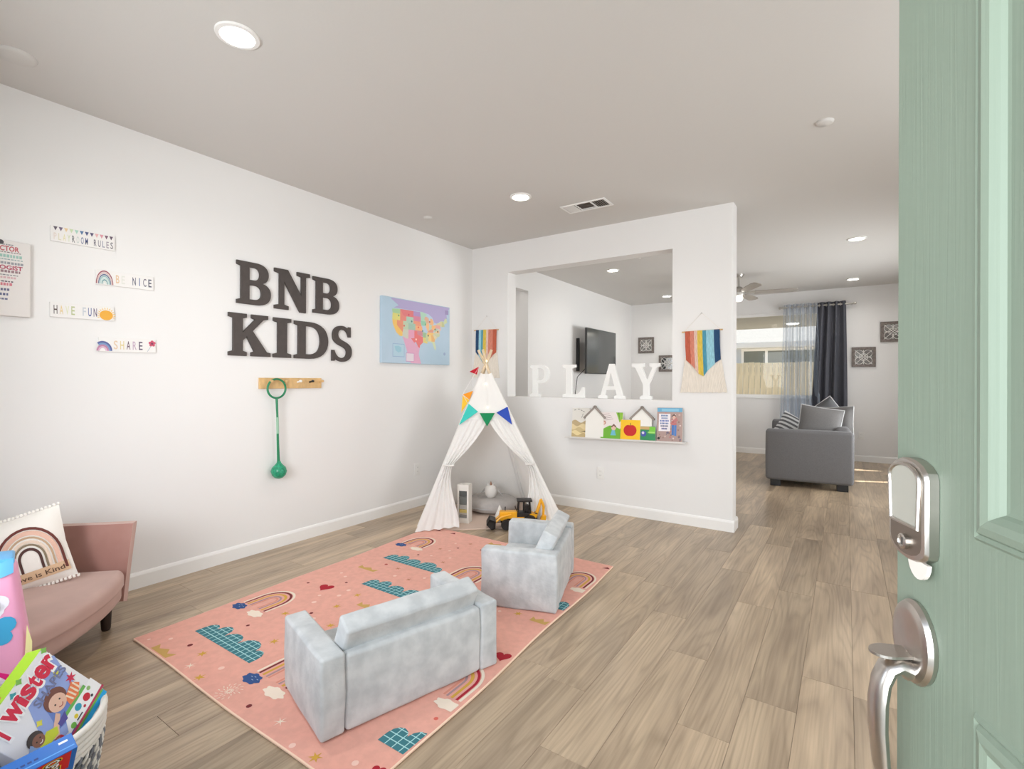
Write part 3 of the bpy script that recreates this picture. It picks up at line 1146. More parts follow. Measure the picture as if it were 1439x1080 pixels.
t = sign(1.031, 1.794, 0.283, 0.082, 0.014, 'white sign reading BE NICE with a red and teal rainbow at its left end')
mb = MB()
for k, c in enumerate([(150, 70, 84), (214, 186, 180), (92, 104, 140), (150, 190, 190), (200, 220, 214), (112, 160, 164), (220, 226, 220)]):
    arc_band(mb, .040, .004, .078 - k * .010 - .0075, .078 - k * .010, flat(c), I4, Z1, 0, 180, 14, sx=0.52)
mb.build('rainbow_print', t)
mb = MB()
letters_row(mb, 'BE NICE', 0.088, 0.277, 0.018, 0.046, [(226, 196, 160), (222, 222, 214), (84, 88, 112), (96, 112, 160), (120, 116, 128), (90, 92, 110)], I4, Z1, .012)
mb.build('lettering', t)

t = sign(0.836, 1.588, 0.281, 0.080, 0.012, 'white sign reading HAVE FUN with an orange sun')
mb = MB()
for k in range(14):
    a = radians(-20 + k * 17)
    mb.prism([(.243 + .034 * cos(a - .1), .030 + .034 * sin(a - .1)), (.243 + .034 * cos(a + .1), .030 + .034 * sin(a + .1)), (.243 + .046 * cos(a), .030 + .046 * sin(a))], 0, flat((238, 200, 110)), Matrix.Translation((0, 0, Z1)))
disc(mb, .243, .030, .030, flat((232, 170, 60)), I4, Z1 + .0002, 20, 1.05, .95)
mb.build('sun_print', t)
mb = MB()
letters_row(mb, 'HAVE FUN', 0.010, 0.205, 0.018, 0.046, [(96, 84, 80), (230, 206, 150), (222, 224, 190), (190, 196, 150), (200, 204, 210), (92, 108, 160), (104, 92, 120)], I4, Z1, .012)
mb.build('lettering', t)

t = sign(1.045, 1.413, 0.281, 0.082, 0.012, 'white sign reading SHARE with a pink flower at its right end')
mb = MB()
for k, c in enumerate([(86, 96, 150), (120, 150, 190), (190, 130, 160), (214, 180, 200)]):
    arc_band(mb, .018, .004, .046 - k * .010, .056 - k * .010, flat(c), I4, Z1, 0, 180 if k > 1 else 125, 12, sx=.8)
mb.build('rainbow_print', t)
mb = MB()
for (dx, dy) in ((0, .012), (.011, .004), (.007, -.009), (-.007, -.009), (-.011, .004)):
    disc(mb, .262 + dx, .056 + dy, .008, flat((206, 84, 110)), I4, Z1 + .0002, 10)
disc(mb, .262, .056, .006, flat((120, 60, 90)), I4, Z1 + .0004, 10)
mb.prism([(.258, .046), (.261, .046), (.238, .006), (.235, .006)], 0, flat((170, 180, 190)), Matrix.Translation((0, 0, Z1)))
mb.build('flower_print', t)
mb = MB()
letters_row(mb, 'SHARE', 0.064, 0.218, 0.016, 0.048, [(226, 200, 170), (224, 206, 150), (110, 84, 100), (196, 170, 190), (104, 90, 110)], I4, Z1, .012)
mb.build('lettering', t)

# word art canvas at the left edge
t = thing('canvas_print', 'white canvas of stacked red and teal words at the left edge', 'canvas', M=frame_on_left_wall(0.20, 1.572, 0.0))
mb = MB()
mb.rbox((0.555, 0.380, 0.03), 0.004, mat('canvas_cloth', (228, 223, 219), 0.85, bump=.08), Matrix.Translation((.2775, .19, .015)), 2)
mb.build('canvas', t, True)
mb = MB()
zc = 0.0306


def rag(z, right, hh, col, word=None, wd=None):
    r_ = right - 0.20
    if word:
        mb.mesh(text_mesh(word, hh, wd, weight=.03, align='RIGHT'), flat(col), Matrix.Translation((r_, z - 1.572, zc)))
    else:
        x = r_
        rr = random.Random(int(z * 10000))
        while x > r_ - 0.30 and x > .03:
            w = rr.uniform(.006, .011)
            rect(mb, x - w, z - 1.572, x, z - 1.572 + hh, flat(col), I4, zc)
            x -= w + rr.uniform(.002, .004)


rag(1.899, .712, .024, (190, 92, 100), 'DOCTOR', .11)
rag(1.890, .718, .004, (120, 104, 108))
rag(1.866, .722, .015, (158, 196, 184))
rag(1.854, .725, .005, (150, 170, 170))
rag(1.832, .727, .012, (150, 152, 158))
rag(1.806, .725, .020, (176, 66, 92), 'GEOLOGIST', .16)
rag(1.790, .716, .012, (150, 120, 126))
rag(1.776, .708, .004, (110, 110, 120))
rag(1.760, .700, .010, (214, 176, 180))
rag(1.742, .690, .006, (90, 80, 88))
rag(1.724, .686, .014, (208, 120, 132))
rag(1.698, .676, .012, (100, 100, 130))
rag(1.674, .672, .012, (90, 96, 130))
rag(1.652, .670, .009, (110, 112, 140))
disc(mb, .444, 1.940 - 1.572, .012, flat((70, 66, 70)), I4, zc, 12)
rag(1.927, .690, .006, (150, 150, 150))
mb.build('lettering', t)

# pastel map canvas
MY0, MZ0, MW, MH = 3.105, 1.412, 0.928, 0.612
t = thing('map_canvas', 'pale blue canvas with a pastel map of the states', 'canvas', M=frame_on_left_wall(MY0, MZ0, 0.0))
mb = MB()
mb.rbox((MW, MH, 0.034), 0.004, mat('map_canvas_blue', (176, 200, 216), 0.8, bump=.05, noise=.4, nscale=2.2, noise_rgb=(186, 206, 222)), Matrix.Translation((MW / 2, MH / 2, .017)), 2)
mb.build('canvas', t, True)


def geo(lon, lat):
    return (0.115 + (lon + 124.7) / 57.8 * 0.775, 0.135 + (lat - 24.5) / 24.9 * 0.385)


mb = MB()
zm = 0.0346
lav = flat((178, 168, 206))
mb.prism([(0.10, .600), (0.20, .545), geo(-123, 49.3), geo(-95, 49.3), geo(-88, 48.4), geo(-84, 46.6), geo(-82, 43.5), geo(-79, 43), geo(-75, 45), geo(-71, 45.3), geo(-67.5, 47.4), (.87, .56), (.915, .59), (.915, .606), (.12, .606)], 0, lav, Matrix.Translation((0, 0, zm)))
mb.prism([geo(-114.5, 32.3), geo(-106.5, 31.8), geo(-103, 29.5), geo(-99.5, 27), geo(-97.4, 26), geo(-98.5, 22), (0.50, .004), (0.36, .004), geo(-112, 27)], 0, flat((222, 170, 196)), Matrix.Translation((0, 0, zm)))
STATES = [
    ((168, 206, 158), [(-124.6, 48.4), (-117, 49), (-117, 46), (-119, 45.9), (-124, 46.2)]),
    ((222, 214, 128), [(-124, 46.2), (-119, 45.9), (-117, 46), (-117, 42), (-124.4, 42)]),
    ((240, 196, 110), [(-124.3, 42), (-120, 42), (-120, 39), (-114.6, 35), (-114.6, 32.6), (-117.1, 32.5), (-120.6, 34.5), (-122.4, 37.2), (-123.8, 39.5)]),
    ((228, 150, 120), [(-120, 42), (-114, 42), (-114, 36.2), (-114.6, 35), (-120, 39)]),
    ((226, 140, 128), [(-117, 49), (-116, 49), (-116, 48), (-114.4, 45.6), (-111, 44.5), (-111, 42), (-117, 42)]),
    ((222, 126, 128), [(-116, 49), (-104, 49), (-104, 45), (-111, 45), (-111, 44.5), (-114.4, 45.6), (-116, 48)]),
    ((176, 206, 186), [(-111, 45), (-104, 45), (-104, 41), (-111, 41)]),
    ((190, 208, 178), [(-114, 42), (-111, 42), (-111, 41), (-109, 41), (-109, 37), (-114, 37)]),
    ((166, 196, 178), [(-109, 41), (-102, 41), (-102, 37), (-109, 37)]),
    ((204, 206, 190), [(-114, 37), (-109, 37), (-109, 31.3), (-111, 31.3), (-114.8, 32.5), (-114.6, 35)]),
    ((226, 160, 186), [(-109, 37), (-103, 37), (-103, 32), (-106.6, 32), (-108.2, 31.3), (-109, 31.3)]),
    ((176, 150, 196), [(-104, 49), (-97.2, 49), (-96.6, 46), (-104, 46)]),
    ((214, 136, 160), [(-104, 46), (-96.5, 46), (-96.5, 42.8), (-104, 43)]),
    ((232, 156, 128), [(-104, 43), (-97, 42.8), (-95.6, 40), (-102, 40), (-102, 41), (-104, 41)]),
    ((238, 178, 130), [(-102, 40), (-95, 40), (-94.6, 37), (-102, 37)]),
    ((206, 140, 150), [(-103, 37), (-94.6, 37), (-94.4, 33.7), (-97, 33.8), (-100, 34.6), (-100, 36.5), (-103, 36.5)]),
    ((228, 122, 122), [(-103, 36.5), (-100, 36.5), (-100, 34.6), (-97, 33.8), (-94.2, 33.4), (-94, 29.7), (-97.2, 27.6), (-97.3, 26), (-99.2, 26.6), (-101.4, 29.7), (-103, 29), (-106.5, 31.8), (-103, 32)]),
    ((178, 214, 190), [(-97.2, 49), (-95, 49.3), (-89.6, 48), (-92, 46.6), (-92.8, 45), (-91.3, 43.5), (-96.5, 43.5), (-96.6, 46)]),
    ((154, 204, 174), [(-96.5, 43.5), (-91.2, 43.5), (-90.2, 41.8), (-91.4, 40.5), (-95.7, 40.6)]),
    ((186, 204, 220), [(-95.7, 40.5), (-91.5, 40.5), (-90.2, 38.8), (-89.2, 36.8), (-90.2, 36), (-94.6, 36.5), (-94.6, 39)]),
    ((160, 190, 150), [(-94.6, 36.5), (-90.2, 36.3), (-91.1, 33), (-94, 33), (-94.4, 35)]),
    ((226, 208, 130), [(-94, 33), (-91.1, 33), (-91.5, 31), (-89.7, 31), (-89.2, 29.2), (-91.5, 29.4), (-93.8, 29.7)]),
    ((222, 178, 150), [(-92, 46.6), (-90, 46.6), (-88, 45.6), (-87.6, 42.5), (-90.6, 42.5), (-91.3, 43.5), (-92.8, 45)]),
    ((240, 190, 140), [(-90.6, 42.5), (-87.6, 42.4), (-87.6, 39), (-88.2, 37.4), (-89.3, 37.2), (-91.3, 40)]),
    ((236, 182, 130), [(-86.6, 45.6), (-84.8, 45.8), (-83.4, 45), (-82.5, 43), (-83.4, 41.8), (-86.8, 41.8), (-86.3, 43.6)]),
    ((190, 210, 190), [(-87.5, 41.7), (-84.8, 41.7), (-84.8, 39), (-87.8, 37.9)]),
    ((238, 186, 126), [(-84.8, 41.7), (-82.8, 41.5), (-80.5, 42), (-80.6, 40.4), (-82.4, 38.4), (-84.8, 39)]),
    ((222, 154, 134), [(-89.3, 36.6), (-88, 37.8), (-84.8, 39), (-82.5, 38.3), (-83.5, 36.6)]),
    ((238, 196, 120), [(-90.2, 35), (-89.4, 36.5), (-81.8, 36.5), (-84.3, 35)]),
    ((200, 206, 160), [(-91.1, 35), (-88.2, 35), (-88.4, 30.3), (-89.6, 30.2), (-91.5, 31), (-91, 33)]),
    ((236, 206, 140), [(-88.2, 35), (-85.6, 35), (-85, 32.2), (-85, 31), (-87.6, 31), (-88.3, 30.4)]),
    ((230, 180, 120), [(-85.6, 35), (-83.2, 35), (-81, 32), (-81.6, 30.7), (-85, 30.8), (-85, 32.2)]),
    ((206, 214, 178), [(-87.6, 31), (-85, 30.8), (-81.5, 30.7), (-80, 27), (-80.4, 25.2), (-81.8, 26), (-82.8, 28), (-84, 30), (-87.4, 30.3)]),
    ((222, 208, 172), [(-83.2, 35), (-81, 35.1), (-78.6, 33.8), (-81, 32)]),
    ((204, 206, 170), [(-84.3, 35), (-81.8, 36.5), (-76, 36.5), (-75.6, 35.2), (-78, 33.9), (-81, 35.1)]),
    ((232, 200, 150), [(-83.6, 36.6), (-80, 37.6), (-77.5, 39.2), (-76, 38), (-75.9, 36.6)]),
    ((186, 202, 176), [(-82.5, 38.3), (-80.6, 40.4), (-79.5, 39.6), (-77.8, 39.5), (-80, 37.4), (-82, 37.5)]),
    ((226, 170, 160), [(-80.5, 42), (-79.8, 42.2), (-75.4, 42), (-74.8, 41.2), (-75.5, 39.8), (-80.5, 39.8)]),
    ((214, 206, 160), [(-79.8, 42.2), (-78.8, 43.3), (-76.4, 43.6), (-75, 44.9), (-73.4, 45), (-73.5, 41.2), (-75.4, 42)]),
    ((196, 200, 150), [(-73.4, 45), (-71.5, 45), (-70.7, 43), (-70, 41.7), (-73.5, 41.2)]),
    ((206, 214, 170), [(-71, 45.2), (-70, 46.7), (-69.2, 47.4), (-68.2, 47.3), (-67, 44.8), (-70.6, 43.1)]),
    ((228, 190, 180), [(-75.5, 39.8), (-74, 40.6), (-74.2, 39.5), (-75.2, 38.4), (-77.4, 39.5)]),
]
for k, (c, pts) in enumerate(STATES):
    mb.prism([geo(*q) for q in pts], 0, flat(c), Matrix.Translation((0, 0, zm + .0002 + .00002 * (k % 5))))
for (x, y, c) in ((.33, .47, (206, 90, 110)), (.37, .41, (92, 130, 130)), (.27, .36, (206, 110, 100)), (.43, .24, (250, 214, 200)), (.52, .33, (96, 140, 140)), (.46, .36, (230, 110, 90)),
                  (.60, .29, (120, 110, 100)), (.62, .43, (176, 110, 90)), (.70, .36, (130, 110, 90)), (.74, .34, (120, 100, 90)), (.56, .40, (120, 170, 140)), (.20, .45, (120, 170, 120))):
    disc(mb, x, y, .010, flat(c), I4, zm + .0005, 8)
# inset boxes and the small legend mark
for (x0, y0_, x1, y1_, c, c2) in ((.125, .06, .275, .185, (150, 176, 206), (178, 206, 220)), (.295, .02, .405, .105, (206, 150, 190), (226, 214, 222))):
    rect(mb, x0, y0_, x1, y1_, flat(c), I4, zm + .0003)
    rect(mb, x0 + .006, y0_ + .006, x1 - .006, y1_ - .006, flat(c2), I4, zm + .0005)
mb.prism([(.15, .16), (.20, .165), (.235, .15), (.235, .115), (.20, .10), (.16, .12)], 0, flat((156, 198, 214)), Matrix.Translation((0, 0, zm + .0007)))
disc(mb, .845, .115, .016, flat((150, 170, 200)), I4, zm + .0003, 12)
star(mb, .845, .115, .02, flat((160, 176, 206)), I4, zm + .0005, 4, .35)
rect(mb, .85, .53, .905, .575, flat((160, 148, 190)), I4, zm + .0004)
mb.build('map_print', t)

# peg rail and the skipping toy that hangs on it
t = thing('peg_rail', 'pine rail of five pegs under the charcoal letters', 'peg rail', M=frame_on_left_wall(1.976, 1.188, 0.0))
mb = MB()
mb.box((0, 0, 0), (.512, .080, .018), M_PINE, bevel=.003)
mb.build('rail', t)
for (y, m, lab) in ((.070, M_PINE, None), (.185, M_PINE, None), (.300, M_WHITE, 'white peg'), (.405, M_BLACK, 'black peg'), (.492, M_PINE, None)):
    mb = MB()
    mb.tube([(y, .048, .017), (y, .055, .055)], .007, m, 10)
    mb.lathe([(0, -.010), (.009, -.008), (.012, 0), (.010, .007), (0, .010)], m, 14, M=Matrix.Translation((y, .056, .058)) @ Matrix.Rotation(radians(-80), 4, 'X'))
    o = mb.build('peg', t, True)
    if lab:
        tag(o, lab)
t = thing('skip_ball_toy', 'green ankle skip toy hanging from the pine peg rail', 'toy', M=frame_on_left_wall(2.087, 0.577, 0.050))
mb = MB()
mb.ring((0, .612, 0), .070, .0075, M_GREENPL, 'Z', 10, 32)
mb.build('ankle_ring', t, True)
mb = MB()
mb.tube([(0.0, .540, 0), (.004, .42, .002), (.010, .20, .002), (.017, .05, 0)], [.009, .008, .009, .011], M_GREENPL, 10)
mb.tube([(.0045, .40, .0025), (.008, .28, .0025)], [.0096, .0096], mat('pale_green_sleeve', (150, 190, 164), .4), 10)
mb.build('rod', t, True)
mb = MB()
mb.lathe([(0, -.056), (.028, -.048), (.047, -.028), (.056, 0), (.048, .028), (.030, .046), (.016, .062), (.012, .075), (0, .077)], M_TEALPL, 20,
         M=Matrix.Translation((.019, 0, 0)) @ Matrix.Rotation(radians(-90), 4, 'X'))
mb.build('ball', t, True)

# ------------------------------------------------------------------ partition: wall hangings, PLAY letters, ledge with books


def yarn(name, rgb):
    return mat('yarn_' + name, rgb, .95, noise=.18, nscale=90, stretch=(6, .3, 1), spec=.1)


YARN = [yarn('rust', (196, 106, 84)), yarn('salmon', (214, 140, 120)), yarn('blush', (226, 196, 182)), yarn('gold', (224, 196, 92)), yarn('teal', (92, 158, 178)),
        yarn('aqua', (160, 206, 218)), yarn('navy', (56, 86, 122))]
M_FRINGE = mat('cotton_fringe', (232, 223, 211), .95, noise=.12, nscale=60, stretch=(14, .3, 1), spec=.1)
BANDS = [(.028, .070), (.070, .103), (.103, .130), (.130, .172), (.172, .202), (.202, .265), (.265, .312)]
BOT = [(.245, .285), (.285, .325), (.325, .365), (.365, .390), (.390, .345), (.345, .285), (.280, .250)]


def hanging(x, z, tilt, mirror, label):
    t = thing('yarn_hanging', label, 'wall hanging', M=frame_facing_front(x, YP, z) @ Matrix.Rotation(tilt, 4, 'Z'), group='rainbow yarn wall hangings')
    W_ = .335
    mb = MB()
    mb.tube([(0, 0, .012), (W_, 0, .012)], .006, M_PINE, 10)
    mb.build('dowel', t, True)
    for i, (a, b) in enumerate(BANDS):
        c = YARN[len(BANDS) - 1 - i] if mirror else YARN[i]
        mb = MB()
        n = max(3, int((b - a) / .006))
        b0, b1 = BOT[i]
        for k in range(n):
            xx = a + (b - a) * (k + .5) / n
            bb = b0 + (b1 - b0) * (k + .5) / n
            mb.tube([(xx, .004, .016), (xx, -bb * .5, .018), (xx + (.004 if not mirror else 0), -bb, .016)], (b - a) / n * .56, c, 5)
        mb.build('yarn_band', t, True)
    mb = MB()
    n = 44
    for k in range(n):
        u = (k + .5) / n
        xt = .022 + u * .295
        xb = -.025 + u * .385
        bt = .22
        mb.tube([(xt, -bt, .008), ((xt + xb) / 2, -.39, .009), (xb, -.525 - .006 * random.random(), .008)], [.0042, .0048, .0052], M_FRINGE, 5)
    o = mb.build('fringe', t, True)
    o['kind'] = 'stuff'
    mb = MB()
    mb.tube([(W_ - .015, 0, .012), (.168, .155, .006), (.015, 0, .012)], .0012, M_FRINGE, 5)
    mb.lathe([(0, 0), (.004, .002), (.003, .010), (0, .011)], M_FAN, 10, (.168, .155, 0))
    mb.build('hanging_cord', t)
    return t


hanging(-1.194, 1.679, radians(1.3), False, 'rainbow yarn wall hanging on the partition beside the pass-through, rust end first')
hanging(-3.497, 1.815, radians(-1.0), True, 'rainbow yarn wall hanging behind the tent tip, navy end first')

for (ch, x0, x1, lab) in (('P', -2.797, -2.560, 'white letter P on the pass-through sill, first of four'), ('L', -2.405, -2.160, 'white letter L on the pass-through sill between P and A'),
                          ('A', -2.012, -1.736, 'white letter A on the pass-through sill before the Y'), ('Y', -1.672, -1.404, 'white letter Y on the pass-through sill, nearest the opening edge')):
    loops = path(GLYPH[ch])
    w = max(p[0] for lp in loops for p in lp)
    loops = [[(x / w * (x1 - x0), y * .335) for x, y in lp] for lp in loops]
    mb = MB()
    mb.mesh(outline_mesh(loops, 0.028, 0.003), M_WHITE)
    o = mb.build('standing_letter', smooth=True, angle=35)
    o.matrix_world = frame_facing_front(x0, 4.54, OZ0 + .0005)
    tag(o, lab, 'letter', 'white letters on the sill')

# ledge
LEDGE_T = radians(1.15)
LM = frame_facing_front(-2.300, YP, 0.700) @ Matrix.Rotation(LEDGE_T, 4, 'Z')
t = thing('book_ledge', 'narrow white ledge of picture books under the pass-through', 'shelf', M=LM)
mb = MB()
M_LEDGE = mat('pale_ledge', (226, 222, 218), .35)
mb.box((0, -.008, 0), (1.16, 0, .10), M_LEDGE, bevel=.002)
mb.build('shelf_board', t)
mb = MB()
mb.box((0, 0, .096), (1.16, .007, .10), M_LEDGE, bevel=.002)
mb.build('front_lip', t)


def ledge_item(name, x, lean, z, label, cat, group=None):
    """Frame of something leaning on the wall from the ledge; x along the ledge, z distance of its foot from the wall."""
    M = LM @ Matrix.Translation((x, 0.0005, z)) @ Matrix.Rotation(radians(-lean), 4, 'X')
    return thing(name, label, cat, M=M, group=group)


def book(x, w, hh, z, rgb, label, th=.010, lean=8):
    t = ledge_item('picture_book', x, lean, z, label, 'book', 'picture books on the ledge')
    mb = MB()
    mb.box((0, 0, -th), (w, hh, 0), flat(rgb, .4), bevel=.0015)
    mb.build('cover', t)
    mb = MB()
    mb.box((.003, .003, -th + .002), (w + .0006, hh + .0006, -.002), flat((240, 236, 228)))
    mb.build('pages', t)
    return t


Zb = .0006
x_off = 2.300
# sand coloured book
t = book(-2.243 + x_off, .190, .285, .066, (226, 222, 214), 'sandy picture book with dunes at the left end of ledge')
mb = MB()
for k, (c, y0_, y1_) in enumerate((((190, 168, 128), .0, .155), ((226, 206, 160), .0, .120), ((206, 184, 136), .0, .085), ((232, 212, 160), 0, .055), ((196, 172, 124), 0, .03))):
    pts = [(.003, .003)] + [(.003 + .184 * i / 10, y1_ + .014 * sin(i * .9 + k * 2)) for i in range(11)] + [(.187, .003)]
    mb.prism(pts, 0, flat(c), Matrix.Translation((0, 0, Zb + .0001 * k)))
for (x, y, r_) in ((.03, .265, 10), (.07, .272, -5), (.10, .262, -25), (.125, .25, -30), (.115, .22, 70), (.108, .20, 75)):
    a = radians(r_)
    mb.prism([(x - .016 * cos(a), y - .016 * sin(a)), (x - .003 * sin(a), y + .004 * cos(a)), (x + .016 * cos(a), y + .016 * sin(a)), (x + .003 * sin(a), y - .004 * cos(a))], 0, flat((120, 118, 112)), Matrix.Translation((0, 0, Zb)))
mb.prism([(.10, .05), (.16, .065), (.15, .05)], 0, flat((110, 96, 70)), Matrix.Translation((0, 0, Zb + .001)))
mb.build('cover_print', t)


def wood_house(x, z, label, w=.186):
    t = ledge_item('house_plaque', x, 6, z, label, 'decoration', 'house shaped plaques on the ledge')
    mb = MB()
    mb.prism([(-w / 2, 0), (w / 2, 0), (w / 2, .195), (0, .290), (-w / 2, .195)], .014, mat('plaque_white', (240, 237, 230), .6))
    mb.build('panel', t)
    for s in (-1, 1):
        mb = MB()
        a = atan2(.112, .118)
        M_ = Matrix.Translation((0, .305, -.004)) @ (Matrix.Rotation(a, 4, 'Z') if s < 0 else Matrix.Rotation(pi - a, 4, 'Z'))
        if s < 0:
            mb.box((-.162, -.016, 0), (0.006, 0, .026), mat('roof_strip', (150, 140, 132), .7), M=M_)
        else:
            mb.box((-.162, 0, 0), (0.006, .016, .026), mat('roof_strip', (150, 140, 132), .7), M=M_)
        mb.build('roof_strip', t)
    return t


wood_house(-1.996 + x_off, .060, 'white house plaque with grey roof beside the sandy book')
wood_house(-1.538 + x_off, .045, 'white house plaque with grey roof behind the apple book')

# green field book
t = book(-1.932 + x_off, .218, .250, .074, (236, 226, 222), 'picture book of a green field under pale sky')
mb = MB()
mb.prism([(.002, .002), (.216, .002), (.216, .115), (.19, .095), (.14, .12), (.09, .125), (.04, .10), (.002, .08)], 0, flat((112, 178, 52)), Matrix.Translation((0, 0, Zb)))
mb.prism([(.150, .248), (.216, .248), (.216, .19), (.185, .155), (.17, .20)], 0, flat((140, 190, 60)), Matrix.Translation((0, 0, Zb)))
mb.prism([(.170, .248), (.180, .248), (.190, .165)], 0, flat((70, 130, 40)), Matrix.Translation((0, 0, Zb + .0001)))
mb.prism([(.10, .035), (.155, .035), (.142, .085), (.115, .085)], 0, flat((110, 186, 206)), Matrix.Translation((0, 0, Zb + .0001)))
disc(mb, .130, .105, .024, flat((226, 190, 170)), I4, Zb + .0002, 12)
mb.prism([(.105, .115), (.13, .142), (.157, .118), (.15, .108), (.13, .124), (.112, .106)], 0, flat((120, 84, 70)), Matrix.Translation((0, 0, Zb + .0003)))
disc(mb, .032, .15, .020, flat((190, 130, 110)), I4, Zb + .0001, 12)
disc(mb, .032, .147, .012, flat((232, 200, 184)), I4, Zb + .0002, 12)
for k in range(4):
    rect(mb, .04 + .012 * k, .215 - .018 * k, .125 + .01 * k, .219 - .018 * k, flat((170, 150, 150)), Matrix.Rotation(.18, 4, 'Z'), Zb)
mb.build('cover_print', t)

t = book(-1.731 + x_off, .186, .183, .082, (246, 196, 28), 'small yellow board book with a red apple on its cover', th=.02)
mb = MB()
pts = []
for k in range(28):
    a = 2 * pi * k / 28
    r_ = .056 * (1 + .10 * abs(cos(a)) - .16 * math.exp(-((a - pi / 2) / .35) ** 2) - .06 * math.exp(-((a - 3 * pi / 2) / .3) ** 2))
    pts.append((.092 + r_ * cos(a), .088 + r_ * sin(a) * .95))
mb.prism(pts, 0, flat((200, 28, 24)), Matrix.Translation((0, 0, Zb)))
mb.prism([(.089, .130), (.095, .130), (.097, .156), (.091, .154)], 0, flat((120, 60, 20)), Matrix.Translation((0, 0, Zb + .0002)))
mb.build('cover_print', t)

t = book(-1.548 + x_off, .142, .128, .078, (40, 140, 84), 'low dark green picture book behind the apple book', th=.012)
mb = MB()
rect(mb, .002, .100, .090, .126, flat((206, 170, 110)), I4, Zb)
rect(mb, .085, .065, .140, .126, flat((120, 200, 60)), I4, Zb)
rect(mb, .075, .070, .140, .082, flat((170, 220, 120)), I4, Zb + .0001)
disc(mb, .035, .062, .026, flat((70, 84, 170)), I4, Zb + .0001, 12)
disc(mb, .030, .070, .012, flat((230, 224, 236)), I4, Zb + .0002, 12)
mb.build('cover_print', t)

t = book(-1.394 + x_off, .222, .300, .078, (176, 148, 140), 'tall picture book with a blue top and brown crowd scene', th=.014)
mb = MB()
rect(mb, .002, .262, .220, .298, flat((110, 172, 206)), I4, Zb)
rect(mb, .04, .268, .19, .290, flat((140, 196, 220)), I4, Zb + .0001)
for k in range(70):
    rr = random.Random(k)
    disc(mb, rr.uniform(.01, .21), rr.uniform(.01, .25), rr.uniform(.004, .010), flat(rr.choice([(206, 178, 168), (150, 118, 110), (196, 120, 116), (120, 110, 130), (226, 206, 200)])), I4, Zb + .0001, 7)
rect(mb, .016, .092, .118, .246, flat((238, 232, 236)), I4, Zb + .0003)
for k, (c, w) in enumerate((((80, 120, 170), .062), ((120, 140, 180), .056), ((90, 110, 180), .080), ((100, 120, 170), .074), ((96, 96, 130), .066), ((60, 70, 140), .050))):
    for i in range(6):
        x = .067 - w / 2 + w * i / 6
        rect(mb, x, .222 - .023 * k, x + w / 8, .236 - .023 * k, flat(c), I4, Zb + .0005)
disc(mb, .150, .225, .016, flat((60, 50, 50)), I4, Zb + .0004, 12)
disc(mb, .150, .217, .014, flat((222, 180, 160)), I4, Zb + .0005, 12)
for k in range(4):
    rect(mb, .130, .150 + .013 * k, .172, .157 + .013 * k, flat((206, 90, 96)), I4, Zb + .0004)
rect(mb, .132, .060, .150, .148, flat((70, 120, 190)), I4, Zb + .0004)
rect(mb, .153, .055, .172, .148, flat((80, 130, 196)), I4, Zb + .0004)
disc(mb, .018, .028, .012, flat((40, 36, 40)), I4, Zb + .0004, 10)
mb.build('cover_print', t)
# ------------------------------------------------------------------ living room
t = thing('television', 'large dark flat television on a swivel bracket seen through the pass-through', 'television', M=frame((-3.285, 6.95, 1.358), (0, 1, 0), (0, 0, 1), (1, 0, 0)))
mb = MB()
mb.box((0, 0, -.035), (1.15, .707, 0), M_TVBODY, bevel=.006)
mb.build('body', t)
mb = MB()
mb.box((.009, .014, -.002), (1.141, .698, .001), M_TV)
mb.build('screen', t)
mb = MB()
mb.box((.40, .20, -.06), (.75, .52, -.034), M_BLACK, bevel=.004)
mb.tube([(.57, .36, -.05), (.30, .36, -.14), (.55, .36, -.245)], .018, M_BLACK, 8)
mb.box((.47, .22, -.252), (.63, .50, -.238), M_BLACK)
mb.build('wall_bracket', t)
mb = MB()
mb.tube([(.10, .10, -.05), (.08, -.05, -.20), (.08, -.40, -.245), (.08, -.95, -.247)], .006, M_BLACK, 6)
mb.build('power_cord', t, True)
t = thing('bracket_bar', 'slim dark vertical bracket bar on the wall left of the television', 'speaker', (XL, 7.10, 1.40))  # thin dark bar taken for the side of the television bracket
mb = MB()
mb.rbox((.05, .035, .52), .008, M_BLACK, Matrix.Translation((.027, 0, .26)), 2)
mb.build('body', t, True)


def carved(x, z, label, s=.31):
    t = thing('carved_frame', label, 'wall decor', M=frame_facing_front(x, YB, z), group='carved lattice frames on the far wall')
    h_ = s / 2
    mb = MB()
    w = .042
    for (a, b, c, d) in ((-h_, -h_, h_, -h_ + w), (-h_, h_ - w, h_, h_), (-h_, -h_ + w, -h_ + w, h_ - w), (h_ - w, -h_ + w, h_, h_ - w)):
        mb.box((a, b, 0), (c, d, .024), M_CARVED, bevel=.004)
    mb.build('frame', t)
    mb = MB()
    mb.box((-h_ + w, -h_ + w, .002), (h_ - w, h_ - w, .004), M_MIRROR)
    mb.build('mirror', t)
    mb = MB()
    q = h_ - w
    r_ = .0045
    for (cx, cy) in ((0, 0), (.056, .056), (-.056, .056), (.056, -.056), (-.056, -.056)):
        mb.ring((cx, cy, .010), .054, r_, M_LATTICE, 'Z', 6, 20)
    for sx in (-1, 1):
        for sy in (-1, 1):
            mb.tube([(0, 0, .010), (sx * q, sy * q, .010)], r_, M_LATTICE, 6)
    for a in range(4):
        c, s_ = cos(a * pi / 2), sin(a * pi / 2)
        mb.tube([(c * .054, s_ * .054, .010), (c * q, s_ * q, .010)], r_, M_LATTICE, 6)
    mb.build('lattice', t, True)
    return t


carved(-3.235, 1.94, 'square carved frame high on the far wall, seen right of the television')
carved(-2.83, 1.58, 'square carved frame partly hidden behind the pass-through edge')
carved(0.225, 1.632, 'square carved frame with pale lattice beside the slate curtain')
carved(0.59, 2.01, 'square carved frame cut off by the green door edge')

